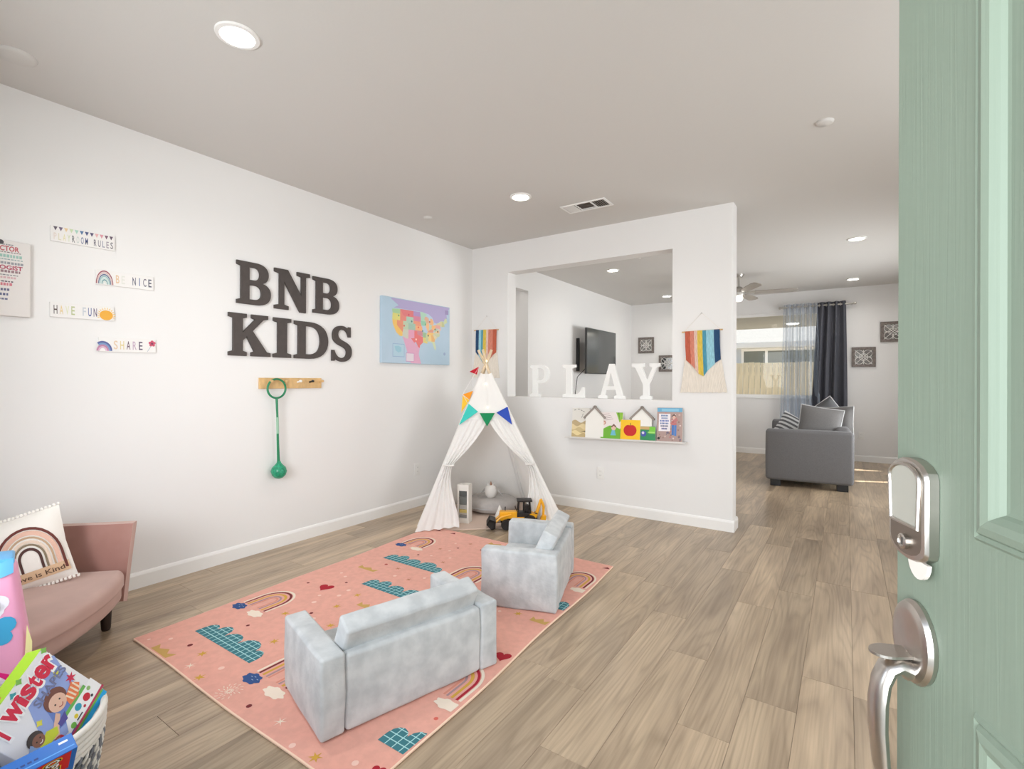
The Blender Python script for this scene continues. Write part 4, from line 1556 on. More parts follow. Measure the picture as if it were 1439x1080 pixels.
# curtain rod and curtains
t = thing('curtain_rod', 'silver curtain rod carrying grommet curtains over the window', 'curtain rod', (0, YB - 0.11, 2.47))
mb = MB()
mb.tube([(-.90, 0, 0), (.09, 0, 0)], .013, M_FAN, 12)
mb.build('rod', t, True)
for x in (-.90, .09):
    mb = MB()
    s = -1 if x < 0 else 1
    mb.lathe([(.013, 0), (.021, .006), (.022, .034), (.014, .042), (0, .044)], M_FAN, 14, M=Matrix.Translation((x, 0, 0)) @ Matrix.Rotation(radians(90 * s), 4, 'Y'))
    mb.build('finial', t, True)
for x in (-.875, .075):
    mb = MB()
    mb.box((x - .012, 0, -.012), (x + .012, .108, .012), M_FAN)
    mb.build('bracket', t)


def curtain(name, label, x0t, x1t, x0b, x1b, zb, folds, amp, m, phase=0.0):
    t = thing(name, label, 'curtain', (0, YB - 0.11, 0))

    def fn(u, v):
        z = zb + (2.52 - zb) * v
        x = (x0b + (x1b - x0b) * u) * (1 - v) + (x0t + (x1t - x0t) * u) * v
        a = amp * (0.8 + .35 * (1 - v))
        y = a * sin(2 * pi * folds * u + phase) + .25 * a * sin(2 * pi * folds * 1.7 * u + 1.3 + 2 * (1 - v))
        return (x + .010 * sin(5 * u + 3 * v) * (1 - v), y, z)
    mb = MB()
    mb.grid(fn, int(folds * 14), 18, m)
    o = mb.build('panel', t, True, angle=0)
    mb = MB()
    n = int(folds * 2)
    for k in range(n):
        u = (k + .5) / n
        mb.ring((x0t + (x1t - x0t) * u, 0, 2.47), .024, .005, M_FAN, 'X', 6, 16)
    mb.build('grommets', t, True)
    return t


curtain('sheer_curtain', 'sheer grey voile curtain in front of the window', -.865, -.385, -.94, -.33, .10, 5.0, .05, M_SHEER)
curtain('blackout_curtain', 'dark slate grommet curtain at the right end of rod', -.385, -.005, -.52, .035, .03, 4.0, .045, M_DARKCURT, .6)

# grey couch seen from its arm end
CW, CL, AH = 0.885, 1.95, 0.675
CM = Matrix.Translation((-.805, 6.70, 0)) @ Matrix.Rotation(radians(4), 4, 'Z')
t = thing('grey_couch', 'grey fabric couch seen from its arm end in the living room', 'couch', M=CM)


def soft(name, parent, lo, hi, material, r=.03, n=2, puff=0.0, M=None, jitter=0.0, seed=0, seg=3):
    mb = MB()
    s = [b - a for a, b in zip(lo, hi)]
    c = [(a + b) / 2 for a, b in zip(lo, hi)]
    T_ = Matrix.Translation(c)
    if M is not None:
        T_ = T_ @ M
    fn = None
    if jitter:
        def fn(p):
            return p + Vector((sin(p.y * 23 + seed) * sin(p.z * 31 + seed * 2), sin(p.x * 27 + seed * 3) * sin(p.z * 19 + 1), sin(p.x * 21 + 2) * sin(p.y * 25 + seed))) * jitter
    mb.rbox(s, r, material, T_, seg, n, puff, fn)
    return mb.build(name, parent, True, angle=0)


soft('arm', t, (0, 0, .075), (CW, .20, AH), M_COUCH, .035, 3, .006)
soft('arm', t, (0, CL - .20, .075), (CW, CL, AH), M_COUCH, .035, 3, .006)
soft('back', t, (CW - .17, .201, .09), (CW - .01, CL - .201, .71), M_COUCH, .05, 3, .01)
soft('base', t, (.02, .201, .08), (CW - .171, CL - .201, .28), M_COUCH, .02, 2)
for k in range(2):
    y = .205 + k * .775
    soft('seat_cushion', t, (.0, y, .282), (CW - .175, y + .77, .46), M_COUCH, .04, 3, .015)
    soft('back_cushion', t, (CW - .30, y, .465), (CW - .172, y + .77, .68), M_COUCH, .05, 3, .03)
for (x, y) in ((.05, .03), (CW - .16, .03), (.05, CL - .13), (CW - .16, CL - .13)):
    mb = MB()
    mb.box((x, y, 0), (x + .11, y + .10, .078), M_BLACK, bevel=.004)
    mb.build('leg', t)


def pillow_fn(w, hgt_, th):
    def fn(u, v, side):
        a, b = 2 * u - 1, 2 * v - 1
        k = max(0.0, (1 - abs(a) ** 2.6)) ** .55 * max(0.0, (1 - abs(b) ** 2.6)) ** .55
        pin = 1 - .055 * (1 - abs(a * b)) * (abs(a) ** 4 + abs(b) ** 4)
        return (a * w / 2 * pin, b * hgt_ / 2 * pin, side * th / 2 * k)
    return fn


def pillow(name, label, M, w, h_, th, m, piping=None, stripes=None, cat='pillow', group=None):
    t = thing(name, label, cat, M=M, group=group)
    f_ = pillow_fn(w, h_, th)
    mb = MB()
    n = 14
    if stripes:
        for j in range(n):
            mm = stripes[j % len(stripes)]
            for side in (1, -1):
                mb.grid(lambda u, v: f_(u if side > 0 else 1 - u, (j + v) / n, side), n, 1, mm)
    else:
        mb.grid(lambda u, v: f_(u, v, 1), n, n, m)
        mb.grid(lambda u, v: f_(1 - u, v, -1), n, n, m)
    mb.build('cover', t, True, angle=0)
    if piping:
        mb = MB()
        pts = [f_(i / 12, 0, 1) for i in range(12)] + [f_(1, i / 12, 1) for i in range(12)] + [f_(1 - i / 12, 1, 1) for i in range(12)] + [f_(0, 1 - i / 12, 1) for i in range(13)]
        mb.tube(pts, .006, piping, 6, cap=False)
        mb.build('piping', t, True)
    return t


def pmat(c, yaw, lean, roll):
    """Upright pillow: local x across, y up, z the face normal; yaw 0 faces -y."""
    return (CM @ Matrix.Translation(c) @ Matrix.Rotation(radians(yaw), 4, 'Z') @ Matrix.Rotation(radians(90 - lean), 4, 'X') @ Matrix.Rotation(radians(roll), 4, 'Z'))


STR = [mat('stripe_dark', (92, 92, 94), .9), mat('stripe_pale', (200, 200, 200), .9)]
pillow('throw_pillow', 'plain grey throw pillow with pale piping, foremost on the grey couch', pmat((.565, .315, .73), 4, 10, -9), .45, .43, .15, M_COUCHPIL, M_PIPING, group='pillows on the grey couch')
pillow('throw_pillow', 'grey throw pillow standing turned behind the foremost pillow', pmat((.72, .60, .73), -24, 10, 4), .44, .42, .15, M_COUCHPIL, M_PIPING, group='pillows on the grey couch')
pillow('throw_pillow', 'dark patterned throw pillow peeking above the plain grey pillow', pmat((.66, .98, .77), -8, 8, 38), .42, .42, .14, STR[0], M_PIPING, group='pillows on the grey couch')
pillow('throw_pillow', 'dark and white striped throw pillow low on the grey couch', pmat((.28, .60, .62), 18, 24, -34), .40, .40, .13, STR[0], None, STR, group='pillows on the grey couch')

# ------------------------------------------------------------------ rug with its printed motifs
CORN = [Vector((-2.842, .982)), Vector((-1.200, .972)), Vector((-1.292, 3.158)), Vector((-2.918, 3.150))]


def rug_edge(u, v):
    p = CORN[0] * (1 - u) * (1 - v) + CORN[1] * u * (1 - v) + CORN[2] * u * v + CORN[3] * (1 - u) * v
    return p + Vector((.008 * sin(v * 11) * (1 - 2 * abs(u - .5)) * 0 + .006 * sin(v * 13 + 4 * u), .004 * sin(u * 9)))


RZ = 0.010
rug = thing('play_rug', 'pink play rug printed with rainbows, clouds, crowns and hearts', 'rug', (-2.06, 2.06, 0))
RO = Matrix.Translation((2.06, -2.06, 0))
M_RUG = mat('pink_rug_pile', (232, 172, 156), .95, noise=.04, nscale=30, bump=.15, bscale=500, spec=.1, sheen=.15)
M_RUGEDGE = mat('rug_edge_tape', (248, 214, 190), .9)
mb = MB()
N1, N2 = 24, 32
mb.grid(lambda u, v: (*rug_edge(u, v), RZ), N1, N2, M_RUG, RO)
mb.build('pile', rug)
mb = MB()
per = [(i / N1, 0) for i in range(N1)] + [(1, j / N2) for j in range(N2)] + [(1 - i / N1, 1) for i in range(N1)] + [(0, 1 - j / N2) for j in range(N2 + 1)]
mb.tube([(*rug_edge(u, v), RZ - .0048) for u, v in per], .0050, M_RUGEDGE, 6, cap=False, M=RO)
mb.build('bound_edge', rug, True)
RM = RO @ Matrix.Translation((0, 0, RZ))
R_PALE = (244, 206, 192)
R_TEAL, R_GRID = (62, 124, 134), (170, 218, 220)
R_RED, R_DK, R_MUST, R_CREAM, R_PINK, R_NAVY, R_GREYP = (176, 30, 52), (116, 40, 44), (214, 166, 70), (242, 226, 208), (232, 170, 158), (52, 84, 140), (176, 146, 150)


def rprint(name):
    return MB(), name


def cloud_pts(x0, x1, y0, hh, bumps):
    pts = [(x0, y0), (x1, y0)]
    W_ = x1 - x0
    for (c, r_, k) in reversed(bumps):
        for i in range(7):
            a = pi * (i / 6)
            pts.append((x0 + W_ * (c + r_ * cos(a)), y0 + hh * (k + (1 - k) * 0 + .45 * sin(a))))
    return pts


def clip_x(pts, xm):
    out = []
    for i in range(len(pts)):
        a, b = pts[i], pts[(i + 1) % len(pts)]
        if a[0] <= xm:
            out.append(a)
        if (a[0] <= xm) != (b[0] <= xm):
            s = (xm - a[0]) / (b[0] - a[0])
            out.append((xm, a[1] + s * (b[1] - a[1])))
    return out


def inside(p, poly):
    r_ = False
    for i in range(len(poly)):
        a, b = poly[i], poly[i - 1]
        if (a[1] > p[1]) != (b[1] > p[1]) and p[0] < (b[0] - a[0]) * (p[1] - a[1]) / (b[1] - a[1]) + a[0]:
            r_ = not r_
    return r_


def teal_cloud(x0, y0, W_=.50, hh=.115, xmax=None):
    pts = cloud_pts(x0, x0 + W_, y0, hh, [(.08, .08, .40), (.24, .09, .62), (.46, .12, .50), (.72, .13, .62), (.91, .09, .30)])
    if xmax:
        pts = clip_x(pts, xmax)
    mb = MB()
    mb.prism(pts, 0, flat(R_TEAL, .95), RM @ Matrix.Translation((0, 0, .0008)))
    # pale grid lines, cut at the outline
    step = .034
    w = .0040

    def run(horizontal, c):
        lo = min(p[0 if horizontal else 1] for p in pts)
        hi = max(p[0 if horizontal else 1] for p in pts)
        s, st = lo, None
        while s <= hi + .002:
            p = (s, c) if horizontal else (c, s)
            ins = inside(p, pts)
            if ins and st is None:
                st = s
            if not ins and st is not None:
                if horizontal:
                    rect(mb, st, c - w / 2, s, c + w / 2, flat(R_GRID, .95), RM, .0012)
                else:
                    rect(mb, c - w / 2, st, c + w / 2, s, flat(R_GRID, .95), RM, .0013)
                st = None
            s += .002
    for k in range(1, 5):
        run(True, y0 + k * step * .80)
    for k in range(1, 16):
        run(False, x0 + k * step)
    mb.build('cloud_print', rug)


def puff(mb, x, y, w, hh, c, dz):
    n = 26
    k7 = [(1 + .12 * cos(7 * 2 * pi * k / n)) for k in range(n)]
    pts = [(x + w / 2 * k7[k] * cos(2 * pi * k / n), y + hh / 2 * k7[k] * sin(2 * pi * k / n)) for k in range(n)]
    pts = clip_x(pts, -1.209 - (y - .972) * .0421)
    mb.prism(pts, 0, flat(c, .95), RM @ Matrix.Translation((0, 0, dz)))


def rainbow(cx, y0, apex, hw=.10, bold=False, blue=True, white=True, xmax=None):
    mb = MB()
    leg = (apex - y0) - hw * 1.15
    yb = y0 + leg
    cols = [(R_CREAM, 1.16, 1.04), (R_DK if not bold else R_RED, 1.0, .88), (R_PINK, .88, .76), (R_MUST, .76, .62), (R_PINK, .62, .52), (R_GREYP, .50, .40), ((222, 150, 130), .34, .24)]
    for (c, r1, r0) in cols:
        arc_band(mb, cx, yb, hw * r0, hw * r1, flat(c, .95), RM, .0008, 0, 180, 18, sy=1.15, leg=leg)
    if blue:
        puff(mb, cx - hw * .80, y0 - .040, hw * .95, .062, R_NAVY, .0012)
        for (dx, dy) in ((-.02, .006), (.004, -.006), (.022, .006), (-.004, .012)):
            rect(mb, cx - hw * .80 + dx, y0 - .040 + dy, cx - hw * .80 + dx + .012, y0 - .040 + dy + .0025, flat((170, 190, 214), .95), RM, .0015)
    if white:
        puff(mb, cx + hw * .82, y0 - .042, hw * 1.15, .056, R_CREAM, .0012)
    mb.build('rainbow_print', rug)


def crown(x, y, w, hh, col=(206, 166, 96)):
    mb = MB()
    mb.prism([(x - w / 2, y), (x + w / 2, y), (x + w * .56, y + hh), (x + w * .27, y + hh * .5), (x + .01, y + hh * 1.05), (x - w * .25, y + hh * .5), (x - w * .5, y + hh * .95)], 0, flat(col, .95), RM @ Matrix.Translation((0, 0, .0008)))
    mb.build('crown_print', rug)


teal_cloud(-2.675, 1.178)
teal_cloud(-2.690, 2.398)
teal_cloud(-2.455, 2.018)
teal_cloud(-1.345, 1.178, xmax=-1.222, hh=.11)
teal_cloud(-1.345, 2.398, xmax=-1.268, hh=.12)
rainbow(-2.690, 1.485, 1.695, .098)
rainbow(-2.712, 2.705, 2.895, .100)
rainbow(-1.972, 1.165, 1.385, .102)
rainbow(-2.000, 2.420, 2.640, .102)
rainbow(-1.352, 1.495, 1.715, .100, bold=True)
rainbow(-1.392, 2.725, 2.945, .090)
crown(-2.600, .990, .150, .042)
crown(-2.622, 2.186, .150, .042)
crown(-2.200, 1.815, .10, .045)
crown(-2.185, 3.050, .15, .046)
crown(-1.318, 2.205, .095, .048)
for (x, y, s) in ((-2.590, 1.865, .095), (-1.284, 1.848, .078), (-1.236, 1.085, .05)):
    mb = MB()
    heart(mb, x, y, s, flat((176, 28, 46), .95), RM, .0008, 14)
    mb.build('heart_print', rug)
mb = MB()
for (x, y) in ((-2.425, 1.10), (-2.243, 1.006), (-2.258, 1.343), (-1.452, 1.008), (-2.480, 1.536), (-2.325, 1.743), (-2.346, 1.901), (-2.169, 1.59), (-1.452, 2.232)):
    star(mb, x, y, .026, flat((212, 164, 66), .95), RM, .0008, 6, .34)
for (x, y) in ((-2.485, 2.763), (-2.368, 2.973), (-2.455, 2.317), (-2.265, 2.227), (-2.285, 2.57)):
    star(mb, x, y, .022, flat((196, 130, 100), .95), RM, .0008, 6, .3)
for (x, y) in ((-2.368, 1.024), (-1.710, 1.041)):
    star(mb, x, y, .026, flat(R_CREAM, .95), RM, .0008, 6, .2)
for k in range(40):      # white burst
    a, r_ = 2 * pi * k / 14, .012 + .034 * (k % 3) / 2
    x, y = -2.045 + r_ * cos(a + (k % 3) * .2), 1.028 + r_ * sin(a + (k % 3) * .2)
    rect(mb, -.006, -.0015, .006, .0015, flat(R_CREAM, .95), RM @ Matrix.Translation((x, y, 0)) @ Matrix.Rotation(a, 4, 'Z'), .0009)
mb.build('star_print', rug)
mb = MB()
for (x, y, r_, c) in [(-2.551, 1.103, .012, R_DK), (-2.514, 1.355, .009, R_DK), (-1.890, 1.024, .011, R_DK), (-2.368, 1.616, .010, R_DK), (-2.737, 1.845, .009, R_DK), (-2.548, 1.98, .009, R_DK),
                      (-2.577, 2.326, .011, (176, 70, 60)), (-2.387, 2.849, .010, R_DK), (-2.220, 2.912, .010, R_DK), (-2.530, 2.581, .009, R_DK), (-1.251, 1.371, .009, (224, 110, 96)),
                      (-2.237, 1.091, .013, R_PALE), (-2.691, 1.078, .010, R_PALE), (-2.770, 1.017, .008, R_PALE), (-1.564, .996, .012, R_PALE), (-2.631, 2.036, .011, R_PALE), (-2.443, 1.915, .013, R_PALE),
                      (-2.429, 1.837, .013, R_PALE), (-2.523, 1.775, .010, R_PALE), (-2.472, 1.704, .014, R_PALE), (-2.305, 1.586, .012, R_PALE), (-1.323, 1.065, .012, R_PALE), (-2.47, 2.92, .010, R_PALE),
                      (-2.40, 2.77, .010, R_PALE), (-2.30, 2.66, .011, R_PALE), (-2.44, 2.62, .010, R_PALE), (-2.20, 2.30, .011, R_PALE), (-2.38, 2.22, .012, R_PALE), (-2.70, 2.06, .010, R_PALE), (-1.55, 2.20, .010, R_PALE)]:
    disc(mb, x, y, r_, flat(c, .95), RM, .0009, 10)
for (x, y) in ((-2.644, 3.095), (-1.318, 3.098), (-2.80, 3.09)):
    mb.prism([(x - .025, y - .012), (x + .025, y - .004), (x + .002, y + .022)], 0, flat((120, 30, 36), .95), RM @ Matrix.Translation((0, 0, .0009)))
mb.build('dot_print', rug)

# ------------------------------------------------------------------ the two grey plush toddler seats


def toddler_seat(name, label, A, ang, W_, D_, AH_, arm, group, cush_h=.20, seed=0):
    M = Matrix.Translation((A[0], A[1], RZ + .002)) @ Matrix.Rotation(radians(ang), 4, 'Z')
    t = thing(name, label, 'kids sofa', M=M, group=group)
    j = .0022
    soft('arm', t, (0, 0, 0), (arm, D_, AH_), M_GREYPLUSH, .012, 5, .004, None, j, 1 + seed)
    soft('arm', t, (W_ - arm, 0, 0), (W_, D_, AH_), M_GREYPLUSH, .012, 5, .004, None, j, 2 + seed)
    soft('back', t, (arm + .001, .002, .002), (W_ - arm - .001, .055, AH_ - .012), M_GREYPLUSH, .014, 6, .004, None, j, 3 + seed)
    soft('seat_base', t, (arm + .001, .071, .002), (W_ - arm - .001, D_ - .005, .10), M_GREYPLUSH, .014, 4, 0, None, j, 4 + seed)
    soft('seat_cushion', t, (arm + .002, .071, .101), (W_ - arm - .002, D_ + .005, .175), M_GREYPLUSH, .025, 5, .008, None, j, 5 + seed)
    mb = MB()
    Wc = W_ - 2 * arm - .012
    Mc = Matrix.Translation((W_ / 2, .090, AH_ + .092 - cush_h / 2)) @ Matrix.Rotation(radians(25), 4, 'X')
    mb.rbox((Wc, .088, cush_h), .011, M_GREYPLUSH, Mc, 3, 6, .006, lambda p: p + Vector((sin(p.z * 30), sin(p.x * 26 + seed), sin(p.x * 22 + 2))) * .002)
    mb.build('back_cushion', t, True, angle=0)
    return t


toddler_seat('toddler_sofa', 'wider grey plush toddler sofa in front with its back turned', (-1.483, 1.049), 73.6, .765, .435, .285, .088, 'grey plush toddler seats', .21, 0)
toddler_seat('toddler_chair', 'narrower grey plush toddler seat nearer the tent', (-1.276, 2.336), 108.7, .655, .425, .312, .085, 'grey plush toddler seats', .19, 3)

# ------------------------------------------------------------------ teepee
TF = [Vector(p) for p in ((-2.93, 2.97, 0), (-2.00, 3.80, 0), (-2.75, 4.34, 0), (-3.42, 3.75, 0))]   # front left, front right, back right, back left
TK = Vector((-2.770, 3.700, 1.375))
tent = thing('play_tent', 'white canvas play teepee with wooden poles in the room corner', 'tent', (TK.x, TK.y, 0))
TO = Matrix.Translation((-TK.x, -TK.y, 0))
KEEP = [Vector((-.012, -.012, 0)), Vector((.014, -.008, 0)), Vector((.010, .014, 0)), Vector((-.014, .008, 0))]


def pole_pt(i, s):       # s=0 foot, s=1 crossing
    return TF[i] + (TK + KEEP[i] - TF[i]) * s


for i in range(4):
    mb = MB()
    tip = pole_pt(i, 1.0) + (TK - TF[i]) * .115
    mb.tube([TF[i] + Vector((0, 0, .001)), tip], .0125, M_POLE, 10, M=TO)
    mb.build('pole', tent, True)
TS = .955                 # canvas stops below the crossing
cen = Vector((TK.x, TK.y, 0))
for i in range(4):
    mb = MB()
    mb.tube([pole_pt(i, .03), pole_pt(i, .5), pole_pt(i, TS)], .018, M_CANVAS, 10, cap=False, M=TO)
    mb.build('pole_sleeve', tent, True)


def panel_pt(a, b, u, s, sag=.05):
    p = pole_pt(a, s * TS) * (1 - u) + pole_pt(b, s * TS) * u
    n = (cen - (TF[a] + TF[b]) / 2)
    n.z = 0
    n.normalize()
    return p - n * .016 + n * (sag * sin(pi * u) * (1 - s) ** .7) + n * (.006 * sin(u * 17 + s * 5) * (1 - s))


for (a, b) in ((0, 3), (3, 2), (2, 1)):
    mb = MB()
    mb.grid(lambda u, s: tuple(panel_pt(a, b, u, s)), 16, 14, M_CANVAS, TO)
    mb.build('canvas_panel', tent, True, angle=0)
S_O, S_T = .69, .40       # opening apex, curtain ties (fractions of the canvas height)
nf = ((TF[0] + TF[1]) / 2 - cen)
nf.z = 0
nf.normalize()


def front(u, s, out=.018):
    return pole_pt(0, s * TS) * (1 - u) + pole_pt(1, s * TS) * u + nf * out


mb = MB()
mb.grid(lambda u, v: tuple(front(u, S_O + (1 - S_O) * v) + nf * (.006 * sin(u * 9))), 12, 8, M_CANVAS, TO)
mb.build('front_top_panel', tent, True, angle=0)


def smooth01(x):
    x = max(0.0, min(1.0, x))
    return x * x * (3 - 2 * x)


for side in (0, 1):
    def flap(u, v, side=side):
        s = v * S_O
        if s > S_T:
            w = .085 + (.5 - .085) * ((s - S_T) / (S_O - S_T)) ** 1.05
        else:
            w = .085 + (.275 - .085) * smooth01((S_T - s) / S_T) ** .9
        fold = .020 * sin(u * 4.2 * 2 * pi + side) * (1 - .55 * smooth01(v)) * (1 - abs(s - S_T) * .3)
        uu = w * u - (.012 if u == 0 else 0)
        p = front(uu if side == 0 else 1 - uu, s, .018)
        p = p + nf * (fold * min(1, u * 4))
        if v == 0:
            p.z = max(p.z, .012 + .030 * u)
        return tuple(p)
    mb = MB()
    mb.grid(flap if side == 0 else (lambda u, v: flap(1 - u, v, 1)), 26, 26, M_CANVAS, TO)
    mb.build('front_curtain', tent, True, angle=0)
    mb = MB()
    p0, p1 = front(-.012 if side == 0 else 1.012, S_T, .02), front(.10 if side == 0 else .90, S_T, .045)
    mb.tube([p0, (p0 + p1) / 2 + nf * .02, p1, p1 - nf * .03, (p0 + p1) / 2 - nf * .03, p0], .008, M_CANVAS, 6, M=TO)
    mb.build('curtain_tie', tent, True)
mb = MB()
q = [TF[0] * .94 + cen * .06, TF[1] * .96 + cen * .04, TF[2] * .93 + cen * .07, TF[3] * .93 + cen * .07]
mb.prism([(p.x, p.y) for p in q], .008, M_MATPAD, TO @ Matrix.Translation((0, 0, .0005)))
mb.build('floor_mat', tent)

# bunting on the tent
t = thing('bunting', 'felt bunting of coloured pennants strung around the teepee', 'bunting', (TK.x, TK.y, 0))
mb = MB()


def left_pt(u, s, out=.03):
    n = (cen - (TF[0] + TF[3]) / 2)
    n.z = 0
    n.normalize()
    return pole_pt(0, s * TS) * (1 - u) + pole_pt(3, s * TS) * u - n * out


FB = pole_pt(0, .80)          # the slack string swings these clear of the canvas on the left side
knots = [left_pt(.9, .96), FB + Vector((.831, .557, 0)) * .06 + Vector((0, 0, .278)) + nf * .035, FB + Vector((-.831, -.557, 0)) * .085 + Vector((0, 0, .026)) + nf * .035, front(-.03, .79, .03), front(.30, .735, .035), front(.68, .735, .035), front(1.02, .775, .03)]
mb.tube(knots, .0022, M_CANVAS, 5, M=TO)
mb.build('string', t, True)


def pennant(a, b, tip, rgb, label=None):
    mb = MB()
    a, b, tip = Vector(a), Vector(b), Vector(tip)
    n = (b - a).cross(tip - a).normalized() * .0012
    mb.raw([tuple(p + s * n) for s in (-1, 1) for p in (a, b, tip)], [(0, 2, 1), (3, 4, 5), (0, 1, 4, 3), (1, 2, 5, 4), (2, 0, 3, 5)], mat('felt_%d_%d_%d' % rgb, rgb, .95, bump=.1), TO)
    o = mb.build('pennant', t)
    if label:
        tag(o, label)


pennant(front(-.03, .795, .036), front(.27, .742, .040), front(-.04, .655, .040), (64, 196, 184), 'turquoise pennant')
pennant(front(.31, .733, .040), front(.66, .733, .040), front(.475, .645, .042), (22, 134, 84), 'green pennant')
pennant(front(.70, .735, .040), front(1.03, .775, .036), front(.94, .655, .040), (48, 78, 176), 'blue pennant')
FX, FZ = Vector((.831, .557, 0)) * .0066, Vector((0, 0, -.0066))


def swing(dx, dy, out=0.0):
    return FB + FX * dx + FZ * dy + nf * (.035 + out)


pennant(swing(9, -42), swing(6, -31), swing(-4, -35), (190, 24, 44), 'red pennant')
pennant(swing(1, -9), swing(-13, -4), swing(-4, 3), (246, 156, 40), 'orange pennant')
pennant(swing(-13, -3), swing(-4, 4), swing(-15, 21), (250, 200, 60), 'yellow pennant')

t = thing('fairy_lights', 'string of tiny warm fairy bulbs wound down the tent tip', 'string lights', (TK.x, TK.y, 0))
bulbs = [TK + Vector((.03, -.03, .055)), TK + Vector((.028, -.035, -.02)), front(.46, .93, .024), front(.53, .84, .024), front(.50, .77, .024)]
mb = MB()
mb.tube(bulbs, .0012, M_CANVAS, 5, M=TO)
mb.build('wire', t, True)
for b in (bulbs[0], bulbs[2], bulbs[4]):
    mb = MB()
    mb.lathe([(0, -.006), (.0045, -.003), (.006, 0), (.0045, .004), (0, .007)], M_FAIRY, 10, M=TO @ Matrix.Translation(b))
    mb.build('bulb', t, True)
# ------------------------------------------------------------------ things inside the teepee
FL = 0.0085
t = thing('floor_cushion', 'round pale grey floor cushion inside the teepee', 'cushion', (-2.845, 3.900, FL))
mb = MB()
prof = [(0, 0), (.19, .002), (.235, .02), (.255, .055), (.245, .092), (.20, .120), (.12, .130), (0, .131)]
mb.lathe(prof, mat('grey_cushion_cloth', (196, 190, 186), .9, noise=.05, nscale=20), 36, sx=1.05, sy=.95)
mb.build('cover', t, True, angle=0)
mb = MB()
mb.ring((0, 0, .055), .246, .005, M_PIPING, 'Z', 6, 40)
mb.build('piping', t, True)

M_PLUSHW = mat('white_plush', (240, 236, 230), .95, bump=.2, sheen=.3, spec=.1)
M_PLUSHG = mat('grey_plush_wing', (206, 202, 198), .95, spec=.1)
t = thing('plush_unicorn', 'egg shaped white plush toy with small horn on floor cushion', 'plush toy', (-2.81, 3.838, FL + .128), radians(35))
mb = MB()
mb.lathe([(0, 0), (.035, .004), (.052, .03), (.060, .06), (.056, .09), (.040, .115), (.02, .126), (0, .130)], M_PLUSHW, 24)
mb.build('body', t, True, angle=0)
for s in (-1, 1):
    mb = MB()
    mb.grid(lambda u, v: (s * (.048 + .07 * u), .004 * sin(v * 6), .085 - .075 * u ** 1.3 + (.028 - .02 * u) * (v - .5)), 6, 4, M_PLUSHG)
    mb.grid(lambda u, v: (s * (.048 + .07 * u), .008 + .004 * sin(v * 6), .085 - .075 * u ** 1.3 + (.028 - .02 * u) * (v - .5)), 6, 4, M_PLUSHG)
    mb.build('wing', t, True, angle=0)
for s in (-1, 1):
    mb = MB()
    mb.lathe([(.012, 0), (.012, .012), (.004, .030), (0, .032)], M_PLUSHG, 10, M=Matrix.Translation((s * .024, -.006, .112)) @ Matrix.Rotation(radians(18 * s), 4, 'Y'))
    mb.build('ear', t, True)
mb = MB()
mb.lathe([(.012, 0), (.008, .022), (0, .046)], mat('horn_rose_gold', (176, 136, 112), .4, metal=.3), 12, M=Matrix.Translation((0, -.014, .122)) @ Matrix.Rotation(radians(14), 4, 'X'))
mb.build('horn', t, True)

t = thing('toy_box', 'tall white toy package with grey and yellow window inside the teepee', 'toy', M=Matrix.Translation((-2.823, 3.358, FL)) @ Matrix.Rotation(radians(18), 4, 'Z'))
mb = MB()
M_PKG = mat('package_white', (238, 234, 226), .5)
w, d, hh = .105, .085, .335
for (a, b, c, e, z0, z1) in ((0, 0, .016, .012, 0, hh), (w - .016, 0, w, .012, 0, hh), (.016, 0, w - .016, .012, 0, .045), (.016, 0, w - .016, .012, hh - .055, hh)):
    mb.box((a, b, z0), (c, e, z1), M_PKG)
mb.box((0, .012, 0), (w, d, hh), M_PKG)
mb.build('carton', t)
z = .045
for (c, h_) in (((150, 148, 144), .028), ((196, 190, 180), .016), ((206, 186, 110), .030), ((176, 172, 166), .040), ((108, 110, 106), .070), ((84, 86, 84), .050)):
    mb = MB()
    mb.rbox((w - .036, .010, h_ - .002), .003, flat(c, .6), Matrix.Translation((w / 2, .008, z + h_ / 2)), 2)
    mb.build('block', t)
    z += h_
t = thing('small_plush', 'small pale pointed plush toy between floor cushion and yellow loader', 'plush toy', (-2.54, 3.60, FL))
mb = MB()
mb.lathe([(0, 0), (.035, .004), (.045, .03), (.036, .07), (.020, .10), (.008, .135), (0, .145)], M_PLUSHW, 16)
mb.build('body', t, True, angle=0)
mb = MB()
mb.lathe([(.014, 0), (.010, .03), (0, .05)], mat('plush_pink', (226, 170, 166), .9), 10, (.02, -.025, .045))
mb.build('ear', t, True)

# backhoe loader: local +x runs from the bucket to the rear arm
BY = mat('toy_yellow', (240, 172, 30), .35)
BB = mat('toy_black', (30, 26, 26), .45)
BG = mat('toy_glass', (150, 146, 140), .15)
t = thing('toy_backhoe', 'yellow and black toy backhoe loader on the tent mat', 'toy', M=Matrix.Translation((-2.470, 3.400, FL)) @ Matrix.Rotation(radians(37), 4, 'Z') @ Matrix.Scale(1.18, 4))
mb = MB()
mb.rbox((.135, .062, .050), .008, BY, Matrix.Translation((.115, 0, .098)), 2)
mb.rbox((.05, .056, .03), .006, BY, Matrix.Translation((.075, 0, .075)), 2)
mb.prism([(.165, .062), (.30, .062), (.318, .105), (.27, .112), (.235, .088), (.18, .088)], .084, BY, Matrix.Translation((0, .042, 0)) @ Matrix.Rotation(radians(90), 4, 'X'))
mb.box((.10, -.025, .045), (.30, .025, .075), BB, bevel=.004)
mb.build('body', t)
cab = MB()
for (x, z0, x2) in ((.178, .118, .186), (.268, .112, .262), (.222, .112, .224)):
    for y in (-.036, .036):
        cab.tube([(x, y, z0), (x2, y, .196)], .0045, BB, 6)
cab.box((.172, -.043, .194), (.280, .043, .206), BB, bevel=.004)
